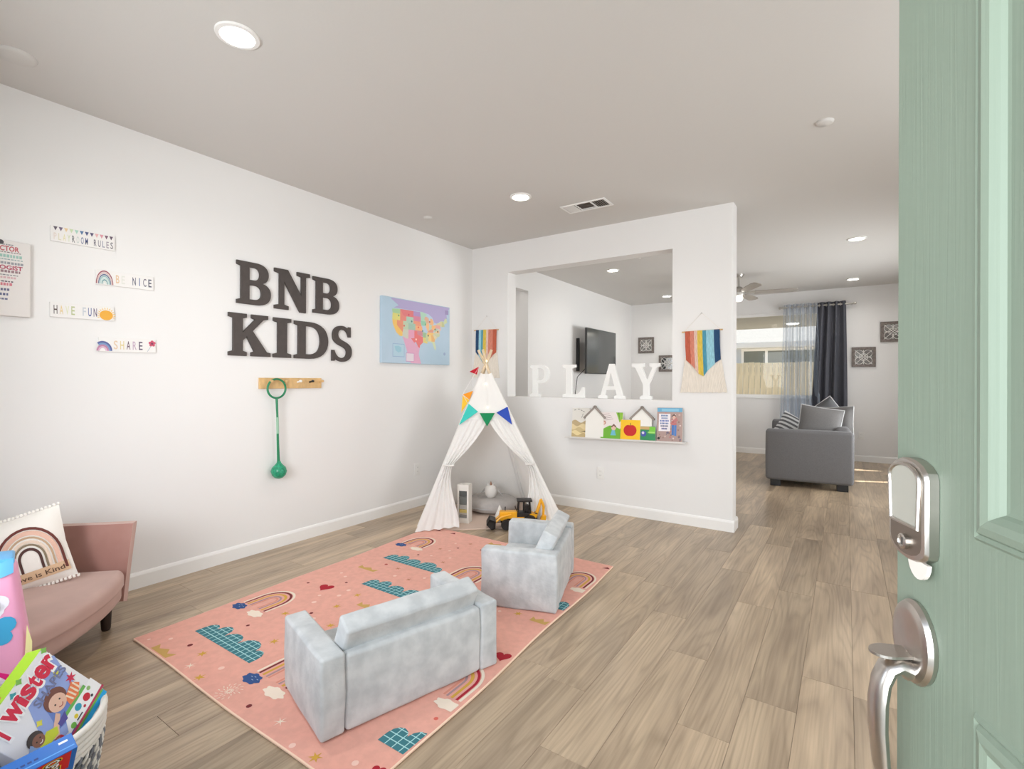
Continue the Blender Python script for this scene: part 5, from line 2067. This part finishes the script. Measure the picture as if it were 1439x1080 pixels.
cab.box((.172, -.040, .086), (.275, .040, .118), BB, bevel=.004)
cab.box((.232, -.022, .118), (.258, .022, .165), BB, bevel=.004)
cab.build('cab', t)
mb = MB()
mb.tube([(.176, -.020, .118), (.158, -.034, .16), (.160, -.036, .166)], .003, BB, 6)
mb.tube([(.090, .012, .12), (.090, .012, .150)], .004, BB, 8)
mb.build('exhaust_pipe', t)
for (x, r_, w_) in ((.095, .037, .030), (.262, .052, .038)):
    for s in (-1, 1):
        wm = Matrix.Translation((x, s * .048, r_)) @ Matrix.Rotation(radians(90), 4, 'X')
        mb = MB()
        mb.lathe([(r_ * .55, -w_ / 2), (r_ * .92, -w_ / 2), (r_, -w_ / 3), (r_, w_ / 3), (r_ * .92, w_ / 2), (r_ * .55, w_ / 2)], BB, 22, M=wm)
        o = mb.build('wheel', t, True)
        mb = MB()
        mb.lathe([(0, -w_ * .48), (r_ * .25, -w_ * .5), (r_ * .3, -w_ * .36), (r_ * .56, -w_ * .42), (r_ * .56, w_ * .42), (r_ * .3, w_ * .36), (r_ * .25, w_ * .5), (0, w_ * .48)], BY, 18, M=wm)
        mb.build('hub', o, True)
mb = MB()
for y in (-.036, .036):
    mb.tube([(.130, y, .105), (.060, y, .088), (.022, y, .055)], .0075, BY, 8)
mb.tube([(.060, -.036, .088), (.060, .036, .088)], .006, BY, 8)
mb.build('loader_arm', t, True)
mb = MB()
mb.prism([(-.045, .040), (-.022, .078), (.022, .062), (.018, .014), (-.008, .002), (-.012, .010), (.006, .022), (.008, .052), (-.018, .064), (-.040, .036)], .12, BB, Matrix.Translation((0, .06, 0)) @ Matrix.Rotation(radians(90), 4, 'X'))
for y in (-.06, .056):
    mb.prism([(-.045, .040), (-.022, .078), (.022, .062), (.018, .014), (-.008, .002)], .004, BB, Matrix.Translation((0, y + .004, 0)) @ Matrix.Rotation(radians(90), 4, 'X'))
mb.build('bucket', t)
mb = MB()
mb.tube([(.308, 0, .085), (.330, 0, .15), (.345, 0, .205)], [.012, .012, .008], BY, 8)
mb.tube([(.345, 0, .205), (.365, 0, .15), (.362, 0, .085)], [.009, .010, .008], BY, 8)
mb.box((.300, -.03, .06), (.318, .03, .11), BB)
mb.build('rear_arm', t, True)
mb = MB()
mb.prism([(.352, .085), (.382, .088), (.378, .050), (.350, .045), (.340, .062)], .045, BY, Matrix.Translation((0, .0225, 0)) @ Matrix.Rotation(radians(90), 4, 'X'))
mb.build('rear_bucket', t)

# ------------------------------------------------------------------ mauve kids sofa in the corner
SM = Matrix.Translation((-3.065, 1.018, 0)) @ frame((0, 0, 0), (.700, -.714, 0), (-.714, -.700, 0), (0, 0, 1))
# local x: along the front towards the camera's left, y: backwards, z up.  (x cross y = -z, so flip x)
SM = Matrix.Translation((-3.065, 1.018, 0)) @ frame((0, 0, 0), (-.700, .714, 0), (-.714, -.700, 0), (0, 0, 1))
# now local -x runs along the front edge
t = thing('kids_velvet_sofa', 'mauve velvet kids sofa with flared arms against the left wall', 'sofa', M=SM)
SW, SD = .74, .46


def arm_panel(side):
    """Thin flared arm at local x = 0 (far) or x = -SW (near)."""
    mb = MB()

    def fn(u, v, th):
        y = u * SD
        z = .125 + (.505 - .125) * v
        flare = .055 * v ** 1.2
        x = flare + th
        yy = y - .015 * v * (1 - u) + .02 * v * u
        return ((x if side == 0 else -SW - x), yy, z)
    for th, flip in ((-.012, True), (.026, False)):
        if side == 1:
            flip = not flip
        mb.grid((lambda u, v: fn(u, v, th)) if not flip else (lambda u, v: fn(1 - u, v, th)), 10, 8, M_PINKVEL)
    # edge band all round, slightly rounded
    per = [(i / 10, 0) for i in range(10)] + [(1, i / 8) for i in range(8)] + [(1 - i / 10, 1) for i in range(10)] + [(0, 1 - i / 8) for i in range(9)]
    n = len(per)
    verts = []
    for (u, v) in per:
        a, b = Vector(fn(u, v, -.012)), Vector(fn(u, v, .026))
        c = (a + b) / 2
        out = Vector((0, (u - .5) * .016, (v - .5) * .016))
        verts += [tuple(a), tuple(c + out), tuple(b)]
    faces = []
    for i in range(n - 1):
        for k in range(2):
            faces.append((3 * i + k, 3 * i + 3 + k, 3 * i + 4 + k, 3 * i + 1 + k))
    mb.raw(verts, faces, M_PINKSEAT)
    mb.build('arm', t, True, angle=50)


arm_panel(0)
arm_panel(1)
mb = MB()
mb.rbox((SW - .002, .07, .40), .03, M_PINKVEL, Matrix.Translation((-SW / 2, SD - .020, .315)) @ Matrix.Rotation(radians(-5), 4, 'X'), 3, 4, .008)
mb.build('back', t, True, angle=0)
mb = MB()


def bow(p):
    if p.y < 0:
        k = 1 - (p.x / (SW / 2)) ** 2
        p.y -= .055 * max(0, k) + (.025 if p.z > 0 else 0) * max(0, k) ** .5
    return p


mb.rbox((SW - .03, SD - .075, .165), .035, M_PINKSEAT, Matrix.Translation((-SW / 2, (SD - .075) / 2 + .004, .2125)), 3, 9, 0, bow)
mb.build('seat', t, True, angle=0)
for (x, y) in ((-.045, .06), (-SW + .10, .07), (-.10, SD - .09), (-SW + .10, SD - .09)):
    mb = MB()
    mb.lathe([(.017, 0), (.020, .01), (.026, .129)], M_DARKWOOD, 14, (x, y, 0))
    mb.build('leg', t, True)

# scatter pillow standing on the kids sofa
PM = frame((-3.075, .640, .465), (.49, .855, .165), (-.262, -.036, .964), (0.855, -.51, .21))
zv = Vector((.86, -.46, .23)).normalized()
xv = Vector((.46, .855, .11))
xv = (xv - zv * xv.dot(zv)).normalized()
yv = zv.cross(xv)
PM = frame((-3.178, .640, .440), xv, yv, zv) @ Matrix.Rotation(radians(9), 4, 'Z')
PWd, PHt, PTh = .375, .345, .13
t = pillow('scatter_pillow', 'cream rainbow pillow with tasselled edges leaning on the mauve sofa', PM, PWd, PHt, PTh, M_PILLOW)
pf = pillow_fn(PWd, PHt, PTh)


def on_pillow(x, y, dz=.002):
    p = pf(x / PWd + .5, y / PHt + .5, 1)
    return (p[0], p[1], p[2] + dz)


def pillow_arc(mb, r0, r1, c, y0, cx=.0, sx=.86, dz=.002):
    m_ = mat('stitch_%d_%d_%d' % c, c, .95, bump=.3, bscale=400)
    pts = []
    leg = 6
    for k in range(leg):
        pts.append((1, 0, y0 - .085 + .085 * k / leg))
    for k in range(17):
        a = pi * k / 16
        pts.append((cos(a), sin(a), y0))
    for k in range(leg):
        pts.append((-1, 0, y0 - .085 * (k + 1) / leg))
    verts = []
    for (ca, sa, yy) in pts:
        for r_ in (r0, (r0 + r1) / 2, r1):
            verts.append(on_pillow(cx + sx * r_ * ca, yy + r_ * 1.12 * sa, dz))
    mb.raw(verts, [(3 * i + k, 3 * i + 1 + k, 3 * i + 4 + k, 3 * i + 3 + k) for i in range(len(pts) - 1) for k in range(2)], m_)


mb = MB()
for (r0, r1, c) in ((.148, .162, (108, 56, 50)), (.120, .144, (226, 184, 164)), (.104, .114, (190, 160, 130)), (.080, .096, (228, 206, 186)), (.068, .078, (140, 124, 100)), (.044, .058, (84, 56, 52))):
    pillow_arc(mb, r0 * .82, r1 * .82, c, -.040, .058)
mb.build('rainbow_print', t)
mb = MB()
mb.grid(lambda u, v: on_pillow(-.045 + .222 * u, -.140 + .046 * v, .0026), 12, 3, mat('tan_patch', (214, 180, 146), .95, bump=.2))
tm = text_mesh('Love is Kind', .021, .186, weight=.012)
for v in tm.vertices:
    p = on_pillow(-.026 + v.co.x, -.129 + v.co.y, .0036)
    v.co = p
mb.mesh(tm, flat((92, 66, 52), .9))
mb.build('lettering', t)
mb = MB()
for k in range(26):
    u = k / 25
    for (a, b) in ((pf(u, 1, 1), (0, 1)), (pf(u, 0, 1), (0, -1)), (pf(0, u, 1), (-1, 0))):
        mb.rbox((.012, .014, .010), .004, M_PILLOW, Matrix.Translation((a[0] + b[0] * .006, a[1] + b[1] * .006, 0)) @ Matrix.Rotation(random.uniform(-.5, .5), 4, 'Z'), 2)
o = mb.build('tassels', t, True)
o['kind'] = 'stuff'

# ------------------------------------------------------------------ pink toy package beside the basket
PKX, PKY = -2.385, .392
PKM = Matrix.Translation((PKX, PKY, 0.0)) @ Matrix.Rotation(radians(78), 4, 'Z')
t = thing('pink_toy_package', 'tall pastel pink toy package with blue ribbon beside the basket', 'toy', M=PKM)
PKR, PKB, PKW = flat((246, 172, 206), .4), flat((92, 176, 232), .35), flat((240, 236, 244), .4)
mb = MB()
# local +x to the right (towards the sofa front), -y faces the camera; rounded block narrowing at the top
mb.rbox((.25, .16, .64), .035, PKR, Matrix.Translation((0, 0, .322)), 3, 6, 0, lambda p: Vector((p.x * (1 - .30 * max(0, p.z / .3)), p.y, p.z)))
mb.build('body', t, True, angle=0)
fm = Matrix.Translation((0, -.0768, .072)) @ Matrix.Rotation(radians(90), 4, 'X')
mb = MB()
for (x0, y0, x1, y1, c, dz) in ((.00, .30, .11, .345, (234, 44, 132), .004), (.03, .28, .12, .31, (246, 196, 214), .0045)):
    rect(mb, x0, y0, x1, y1, flat(c, .4), fm @ Matrix.Rotation(.35, 4, 'Z'), dz)
mb.prism([(-.12, .03), (.06, .03), (.10, .10), (.07, .21), (-.02, .27), (-.12, .24)], 0, flat((234, 40, 134), .4), fm @ Matrix.Translation((0, 0, .0042)))
mb.prism([(.10, .10), (.123, .02), (.125, .30), (.112, .36)], 0, flat((246, 236, 170), .4), fm @ Matrix.Translation((0, 0, .0046)))
for (x, y, r_) in ((.02, .47, .030), (.045, .45, .026), (.0, .445, .03), (.03, .43, .03)):
    disc(mb, x, y, r_, PKW, fm, .0044, 14)
for k, (x, y, r_) in enumerate(((.03, .35, .035), (.06, .375, .028), (.01, .36, .03), (.055, .335, .024))):
    disc(mb, x, y, r_, flat((70, 170, 216), .35), fm, .0048 + .0001 * k, 12)
mb.build('package_print', t)
mb = MB()
mb.ring((.012, -.084, .235), .050, .010, flat((214, 206, 220), .3), 'Y', 8, 26)
mb.lathe([(0, -.012), (.044, -.010), (.050, 0)], flat((120, 44, 160), .2), 22, M=Matrix.Translation((.012, -.080, .235)) @ Matrix.Rotation(radians(90), 4, 'X') @ Matrix.Scale(-1, 4, (0, 0, 1)))
mb.build('round_window', t, True)
mb = MB()
mb.rbox((.165, .125, .022), .009, PKB, Matrix.Translation((0, 0, .652)) @ Matrix.Rotation(radians(5), 4, 'Y'), 2)
mb.grid(lambda u, v: (-.075 + .155 * u, -.082 - .004 * sin(u * 9), .610 + .05 * v + .008 * sin(u * 7)), 12, 3, flat((110, 190, 238), .35))
mb.build('ribbon', t, True)

# ------------------------------------------------------------------ rope basket with games
BC, BR, BH = (-1.900, .350), .226, .30
t = thing('rope_basket', 'white and grey woven rope basket full of games', 'basket', (BC[0], BC[1], 0))
mb = MB()
mb.lathe([(0, .004), (.165, .004), (.17, .012), (0, .012)], M_ROPEGREY, 32)
mb.build('bottom', t, True)
mb = MB()
for k in range(13):
    z = .014 + k * .0178
    R_ = .165 + (BR - .173) * (z / BH) ** .7
    mb.ring((0, 0, z), R_, .0095, M_ROPEGREY if k % 2 else M_ROPE, 'Z', 6, 44)
o = mb.build('coil', t, True, angle=0)
mb = MB()
for k in range(12):          # knotted cross stitches over the coils
    for i in range(60):
        a = 2 * pi * (i + .5 * (k % 2)) / 60
        z = .022 + k * .0178
        R_ = .165 + (BR - .173) * (z / BH) ** .7 + .0085
        mb.tube([(R_ * cos(a - .045), R_ * sin(a - .045), z - .010), ((R_ + .004) * cos(a), (R_ + .004) * sin(a), z), (R_ * cos(a + .045), R_ * sin(a + .045), z + .010)], .0042, M_ROPE if (i + k) % 2 else M_ROPEGREY, 5)
o = mb.build('weave', t, True, angle=0)
o['kind'] = 'stuff'
for k in range(4):
    mb = MB()
    mb.ring((0, 0, .248 + k * .0165), BR - .010 + .001 * k, .0092, M_ROPE, 'Z', 8, 56)
    mb.build('rim_coil', t, True, angle=0)

# game box with a white face
SQ = .225
A0 = Vector((-1.849, .4239, .5103))
n_ = Vector((.836, .444, .3236)).normalized()
e2 = Vector((-.5485, .660, .511)).normalized()
e1 = e2.cross(n_) * -1.0
if e1.z > 0:
    e1 = -e1
# text runs along e2, its up direction is -e1
c0 = A0 + e1 * SQ - e2 * SQ           # lower left corner of the printed face
GM = frame(c0, e2, -e1, e2.cross(-e1))
t = thing('board_game_box', 'white game box with red lettering and drawn children on its lid', 'game box', M=GM)
GT = .052
M_GREENBOX = flat((150, 190, 20), .4)
mb = MB()
mb.box((0, 0, -GT), (SQ, SQ, 0), flat((238, 238, 242), .35), bevel=.002)
mb.build('carton', t)
mb = MB()
rect(mb, .0, -GT, SQ, 0, M_GREENBOX, frame((0, SQ + .0004, 0), (1, 0, 0), (0, 0, 1), (0, 1, 0)) @ Matrix.Scale(1, 4), 0)
M_sp = frame((SQ, SQ + .0008, -GT), (-1, 0, 0), (0, 0, 1), (0, 1, 0))
mb.mesh(text_mesh('TWISTER', .020, .085, weight=.03), flat((206, 60, 90)), M_sp @ Matrix.Translation((.125, .016, 0)))
mb.build('spine_print', t)
mb = MB()
zz = .0005
blob = [(.062, .085), (.10, .16), (.155, .20), (.205, .205), (.226, .185), (.215, .15), (.200, .09), (.17, .04), (.10, .02), (.05, .03), (.02, .06)]
mb.prism(blob, 0, flat((150, 170, 226)), Matrix.Translation((0, 0, zz)))
mb.prism([(.09, .05), (.12, .13), (.165, .135), (.17, .07), (.14, .03)], 0, flat((110, 136, 206)), Matrix.Translation((0, 0, zz + .0002)))
# strip of spinner shapes along the lower right side of the lid
mb.prism([(.085, .004), (.229, .004), (.229, .052), (.12, .052)], 0, flat((244, 244, 246)), Matrix.Translation((0, 0, zz + .0004)))
rect(mb, .004, .001, .231, .008, flat((190, 60, 90)), I4, zz + .0006)
rect(mb, .004, .008, .12, .012, flat((120, 70, 150)), I4, zz + .0006)
rect(mb, .12, .050, .205, .060, flat((110, 184, 90)), I4, zz + .0006)
for (x, y, r_, c) in ((.185, .030, .011, (206, 40, 60)), (.155, .036, .010, (50, 160, 190)), (.115, .018, .008, (120, 190, 80)), (.135, .026, .006, (230, 206, 60)), (.165, .020, .004, (190, 60, 80)), (.205, .040, .006, (150, 190, 120)), (.195, .018, .004, (60, 60, 70))):
    disc(mb, x, y, r_, flat(c), I4, zz + .0008, 12)
rect(mb, .128, .014, .150, .018, flat((60, 60, 70)), I4, zz + .0008)
star(mb, .203, .105, .016, flat((206, 50, 84)), I4, zz + .0006, 6, .4)
for (x, y, c) in ((.192, .148, (226, 220, 80)), (.083, .108, (226, 220, 90)), (.222, .218, (130, 190, 90)), (.105, .212, (60, 160, 170)), (.135, .222, (130, 190, 90))):
    star(mb, x, y, .010, flat(c), I4, zz + .0006, 4, .6)
mb.build('lid_print', t)
mb = MB()      # two children drawn on the lid
sk1, sk2 = flat((232, 190, 168)), flat((140, 96, 80))
z3 = zz + .001
disc(mb, .143, .108, .030, flat((120, 76, 66)), I4, z3, 18, 1.05, 1.0)
disc(mb, .140, .097, .024, sk1, I4, z3 + .0002, 18, 1.0, 1.0)
for dx in (-.009, .008):
    disc(mb, .141 + dx, .099, .0026, flat((40, 34, 34)), I4, z3 + .0004, 8)
arc_band(mb, .140, .089, .006, .0085, flat((170, 70, 70)), I4, z3 + .0004, 200, 340, 8)
mb.prism([(.155, .085), (.195, .098), (.205, .075), (.180, .056), (.150, .060)], 0, flat((236, 130, 80)), Matrix.Translation((0, 0, z3 + .0001)))
for k in range(4):
    mb.prism([(.160 + .011 * k, .087 + .002 * k), (.164 + .011 * k, .088 + .002 * k), (.168 + .010 * k, .062), (.163 + .010 * k, .062)], 0, flat((246, 226, 200)), Matrix.Translation((0, 0, z3 + .0003)))
mb.prism([(.078, .060), (.118, .085), (.122, .072), (.095, .052), (.075, .030), (.062, .034)], 0, sk1, Matrix.Translation((0, 0, z3)))
mb.prism([(.10, .062), (.132, .066), (.122, .045), (.10, .048)], 0, flat((90, 84, 160)), Matrix.Translation((0, 0, z3 + .0001)))
disc(mb, .072, .030, .014, flat((206, 60, 76)), I4, z3, 14)
disc(mb, .050, .092, .021, flat((70, 62, 60)), I4, z3, 18)
disc(mb, .052, .083, .016, sk2, I4, z3 + .0002, 16)
for dx in (-.006, .006):
    disc(mb, .053 + dx, .085, .002, flat((30, 26, 26)), I4, z3 + .0004, 8)
arc_band(mb, .053, .078, .004, .006, flat((240, 236, 230)), I4, z3 + .0004, 200, 340, 8)
mb.prism([(.040, .070), (.075, .078), (.096, .060), (.085, .045), (.05, .050)], 0, flat((206, 216, 60)), Matrix.Translation((0, 0, z3 + .0001)))
mb.prism([(.018, .085), (.03, .055), (.045, .060), (.035, .095)], 0, flat((150, 180, 226)), Matrix.Translation((0, 0, z3 + .0001)))
mb.build('children_print', t)
mb = MB()
letters = [('T', .002, .062, .030), ('w', .040, .040, .046), ('i', .084, .040, .016), ('s', .101, .040, .030), ('t', .131, .046, .020), ('e', .151, .042, .032), ('r', .183, .042, .026)]
base = .168
for (ch, x, hh, w_) in letters:
    hcap = hh * (.69 / .53) if ch in 'wser' else hh
    y = base - .16 * (x / .2) * .0
    if ch == 'T':
        y -= .014
    for (off, col, dz, wt) in ((0, (250, 250, 252), zz + .0012, .10), (0, (214, 44, 74), zz + .0016, .035)):
        g = .004 if wt > .05 else 0
        mb.mesh(text_mesh(ch, hcap * (1.0 if not g else 1.02), w_ + 2 * g, weight=wt), flat(col), Matrix.Translation((x + .012 - g, y - g * .5, dz)))
mb.mesh(text_mesh('SHAPES', .022, .108, weight=.02), flat((120, 124, 160)), Matrix.Translation((.108, .132, zz + .0014)))
mb.build('lettering', t)

# blue and green edged box under it
t = thing('blue_edged_game_box', 'cyan edged game box tucked under the white game box', 'game box', M=GM)
mb = MB()
mb.box((.012, -.026, -GT), (SQ + .002, -.0015, -.006), flat((40, 170, 232), .35), bevel=.002)
mb.build('carton', t)
mb = MB()
rect(mb, .014, -.010, SQ, -.003, flat((120, 196, 90), .35), I4, -.0055)
mb.build('edge_print', t)

# blue building brick box leaning over the rim
LB = Vector((-1.612, .438, .327))           # top right corner of its front face
lx = Vector((.04, -1.0, -.03)).normalized()   # along the top edge, towards the front wall
lup = Vector((.45, .02, .86)).normalized()
lup = (lup - lx * lup.dot(lx)).normalized()
ln = lup.cross(lx) * -1
if ln.x < 0:
    ln = -ln
BW_, BHt, BT = .30, .19, .046
Mbx = frame(LB + lx * BW_ - lup * BHt, -lx, lup, (-lx).cross(lup))
t = thing('brick_set_box', 'blue brick set box with a red logo leaning over basket rim', 'toy box', M=Mbx)
mb = MB()
mb.box((0, 0, -BT), (BW_, BHt, 0), flat((24, 110, 200), .3), bevel=.0015)
mb.build('carton', t)
mb = MB()
lg = .066
Mlg = Matrix.Translation((BW_ - .084, BHt - .064, .0004))
rect(mb, 0, 0, .072, .062, flat((222, 24, 30), .35), Mlg)
for (col, dz, wt, g) in (((250, 214, 40), .0004, .12, .003), ((20, 16, 16), .0007, .08, .0015), ((250, 250, 250), .0010, .02, 0)):
    mb.mesh(text_mesh('LEGO', .026 + g, .052 + 2 * g, weight=wt), flat(col, .35), Mlg @ Matrix.Translation((.049 + g * .5, .005 - g, dz)) @ Matrix.Rotation(radians(90), 4, 'Z'))
mb.build('logo_print', t)
mb = MB()
top = frame((BW_, BHt + .0004, 0), (-1, 0, 0), (0, 0, -1), (0, 1, 0))
rect(mb, .004, .010, BW_ - .01, .013, flat((90, 170, 236), .35), top)
rect(mb, .012, .028, .030, .034, flat((230, 240, 250), .35), top)
for k in range(16):
    rect(mb, .07 + k * .012, .019, .078 + k * .012, .024, flat((20, 60, 130), .35), top)
rect(mb, BW_ - .165, BHt - .055, BW_ - .130, BHt - .040, flat((226, 236, 246), .35), I4, .0005)
mb.build('edge_print', t)
t = thing('dark_toy', 'small dark patterned toy lying inside the basket', 'toy', (BC[0] + .085, BC[1] + .065, .125))
mb = MB()
mb.rbox((.09, .12, .20), .02, mat('dark_pattern', (80, 66, 84), .5, noise=.8, nscale=40, noise_rgb=(36, 30, 40)), Matrix.Rotation(radians(20), 4, 'Y'), 3)
mb.build('body', t, True)

# ------------------------------------------------------------------ green entry door, standing open
DL = Vector((.052, .757, 0))
ds = Vector((.3795, -.9252, 0))
dn = Vector((-.9252, -.3795, 0))
DM = frame(DL, -ds, dn, (0, 0, 1))
DWID, DH, DT = .914, 2.032, .044
door = thing('door_1', 'sage green panelled entry door standing open at the right', 'door', M=DM, kind='structure')


def D(s, n, z):
    return (-s, n, z)


mb = MB()
STL, P0, P1 = .132, .132, .392      # panel columns: .132-.392 and .522-.782
cols = ((.132, .392), (.522, .782))
rows = ((.24, .946), (1.108, 1.90))
zs = [.012, rows[0][0], rows[0][1], rows[1][0], rows[1][1], DH]
ss = [0.0, cols[0][0], cols[0][1], cols[1][0], cols[1][1], DWID]
for i in range(5):
    for j in range(5):
        if i in (1, 3) and j in (1, 3):
            continue
        mb.raw([D(ss[i], 0, zs[j]), D(ss[i + 1], 0, zs[j]), D(ss[i + 1], 0, zs[j + 1]), D(ss[i], 0, zs[j + 1])], [(0, 1, 2, 3)], M_DOOR)
        mb.raw([D(ss[i], -DT, zs[j]), D(ss[i + 1], -DT, zs[j]), D(ss[i + 1], -DT, zs[j + 1]), D(ss[i], -DT, zs[j + 1])], [(3, 2, 1, 0)], M_WHITE)
for i in (1, 3):
    for j in (1, 3):
        mb.raw([D(ss[i], -DT, zs[j]), D(ss[i + 1], -DT, zs[j]), D(ss[i + 1], -DT, zs[j + 1]), D(ss[i], -DT, zs[j + 1])], [(3, 2, 1, 0)], M_WHITE)
mb.raw([D(0, 0, .012), D(0, -DT, .012), D(0, -DT, DH), D(0, 0, DH)], [(0, 1, 2, 3)], M_DOOR)
mb.raw([D(DWID, 0, .012), D(DWID, -DT, .012), D(DWID, -DT, DH), D(DWID, 0, DH)], [(3, 2, 1, 0)], M_DOOR)
mb.raw([D(0, 0, DH), D(DWID, 0, DH), D(DWID, -DT, DH), D(0, -DT, DH)], [(0, 1, 2, 3)], M_DOOR)
mb.raw([D(0, 0, .012), D(DWID, 0, .012), D(DWID, -DT, .012), D(0, -DT, .012)], [(3, 2, 1, 0)], M_DOOR)
mb.build('leaf', door)
PROF = [(0, 0), (.0035, .0035), (.007, .0015), (.010, .0055), (.017, .0075), (.024, .0055), (.029, .000), (.0315, -.004), (.035, -.0045), (.060, -.0035), (.075, .001), (.078, .002)]
for (s0, s1) in cols:
    for (z0, z1) in rows:
        mb = MB()
        loops = []
        for (o_, n) in PROF:
            loops.append([D(s0 + o_, n, z0 + o_), D(s1 - o_, n, z0 + o_), D(s1 - o_, n, z1 - o_), D(s0 + o_, n, z1 - o_)])
        verts = [p for lp in loops for p in lp]
        faces = []
        for k in range(len(loops) - 1):
            for i in range(4):
                i2 = (i + 1) % 4
                faces.append((4 * k + i, 4 * k + i2, 4 * k + 4 + i2, 4 * k + 4 + i))
        k = 4 * (len(loops) - 1)
        faces.append((k, k + 1, k + 2, k + 3))
        mb.raw(verts, faces, M_DOOR)
        mb.build('raised_panel', door)

# electronic lock
LC, LZ0, LZ1 = .043, 1.058, 1.172
zc_ = (LZ0 + LZ1) / 2
mb = MB()


def lockshape(s):
    """Outline of the case at inset s, straight sides with an arched top and rounded chin."""
    hw, z0, z1 = .036 - s, LZ0 + s - zc_, LZ1 - s - zc_
    pts = []
    for k in range(9):
        a = pi * k / 8
        pts.append((hw * cos(a), z1 - .020 + .020 * sin(a)))
    for k in range(9):
        a = pi + pi * k / 8
        pts.append((hw * cos(a) * (1 if 0 < k < 8 else 1), z0 + .016 + .016 * sin(a)))
    return pts


secs = [(0, .0005), (0, .0095), (.002, .0128), (.006, .0138)]
verts, faces = [], []
for (ins, n) in secs:
    verts += [D(LC + p[0], n, zc_ + p[1]) for p in lockshape(ins)]
m_ = 18
for k in range(len(secs) - 1):
    for i in range(m_):
        i2 = (i + 1) % m_
        faces.append((k * m_ + i, k * m_ + i2, (k + 1) * m_ + i2, (k + 1) * m_ + i))
mb.raw(verts, [tuple(reversed(f_)) for f_ in faces], M_NICKEL)
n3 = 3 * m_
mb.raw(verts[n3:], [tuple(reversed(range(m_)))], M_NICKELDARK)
lock = mb.build('keypad_lock', door, True, angle=30)
mb = MB()
pts = [(LC - .026, 1.098), (LC + .026, 1.098), (LC + .029, 1.148)] + [(LC + .029 * cos(pi * k / 10), 1.148 + .017 * sin(pi * k / 10)) for k in range(1, 11)]
mb.raw([D(s, .0146, z) for s, z in pts] + [D(s, .0133, z) for s, z in pts], [tuple(reversed(range(len(pts))))] + [(i, (i + 1) % len(pts), len(pts) + (i + 1) % len(pts), len(pts) + i) for i in range(len(pts))], M_KEYPAD)
tag(mb.build('keypad', lock), 'pale grey touch keypad')
mb = MB()
kp = [D(s, .0152, z) for s, z in pts]
mb.tube(kp + [kp[0]], .0022, M_NICKEL, 6, cap=False)
mb.build('keypad_bezel', lock, True)
mb = MB()
KM = Matrix.Translation(D(LC, .0133, 1.078)) @ Matrix.Rotation(radians(-90), 4, 'X')
mb.lathe([(.0085, 0), (.0085, .004), (.0065, .005), (.0058, .0035), (0, .0035)], M_NICKEL, 18, M=KM)
mb.box((-.0008, -.004, .0034), (.0008, .004, .0042), M_SLOT, M=KM)
mb.build('key_cylinder', lock, True)
mb = MB()
pts = [(.018 * cos(pi + pi * k / 10), .020 * sin(pi + pi * k / 10)) for k in range(11)]
mb.raw([D(LC + .016 + x, .006, LZ0 + .004 + z) for x, z in pts] + [D(LC + .016 + x, .010, LZ0 + .004 + z) for x, z in pts],
       [tuple(range(11)), tuple(reversed(range(11, 22)))] + [(i, 11 + i, 11 + (i + 1) % 11, (i + 1) % 11) for i in range(11)], flat((222, 214, 206)))
tag(mb.build('battery_tab', lock), 'white tab beneath the lock')

# handle set
RZc = .966
mb = MB()
RMx = Matrix.Translation(D(LC, 0, RZc)) @ Matrix.Rotation(radians(-90), 4, 'X')
mb.lathe([(.0375, .0005), (.0385, .005), (.036, .0095), (.031, .0115), (.028, .0120), (.026, .0116), (0, .0110)], M_NICKEL, 40, M=RMx, sx=.95, sy=1.20)
handle = mb.build('entry_handle', door, True, angle=35)
mb = MB()
tp = []
for k in range(17):
    a = -pi / 2 + pi * k / 16
    tp.append((.030 + .019 * cos(a), .0155 * sin(a)))
tp = [(.010, -.0125)] + tp + [(.010, .0125)]
zt = RZc - .012
mb.raw([D(LC + w_, n, zt - (n - .024) * .05) for n, w_ in tp] + [D(LC + w_, n, zt - .003 - (n - .024) * .05) for n, w_ in tp],
       [tuple(range(len(tp))), tuple(reversed(range(len(tp), 2 * len(tp))))] + [(i, len(tp) + i, len(tp) + (i + 1) % len(tp), (i + 1) % len(tp)) for i in range(len(tp))], M_NICKEL)
mb.box(D(LC - .004, .010, zt - .012), D(LC + .004, .016, zt - .002), M_NICKEL)
mb.build('thumb_latch', handle)
mb = MB()
gp = [(.020, RZc - .030), (.040, RZc - .026), (.058, RZc - .032), (.070, RZc - .047), (.076, RZc - .070), (.076, RZc - .100), (.070, RZc - .140), (.054, RZc - .185), (.038, RZc - .225), (.024, RZc - .26), (.012, RZc - .285)]
gr = [(.013, .016), (.010, .015), (.009, .015), (.0085, .0155), (.0085, .016), (.008, .0155), (.0075, .014), (.0065, .012), (.006, .010), (.006, .010), (.007, .010)]
mb.tube([D(LC, n * .53, z) for n, z in gp], gr, M_NICKEL, 12)
mb.build('grip', handle, True)

for (z) in (.25, 1.02, 1.80):
    mb = MB()
    mb.tube([D(DWID + .004, -DT - .004, z - .045), D(DWID + .004, -DT - .004, z + .045)], .007, M_NICKEL, 10)
    mb.build('hinge', door, True)
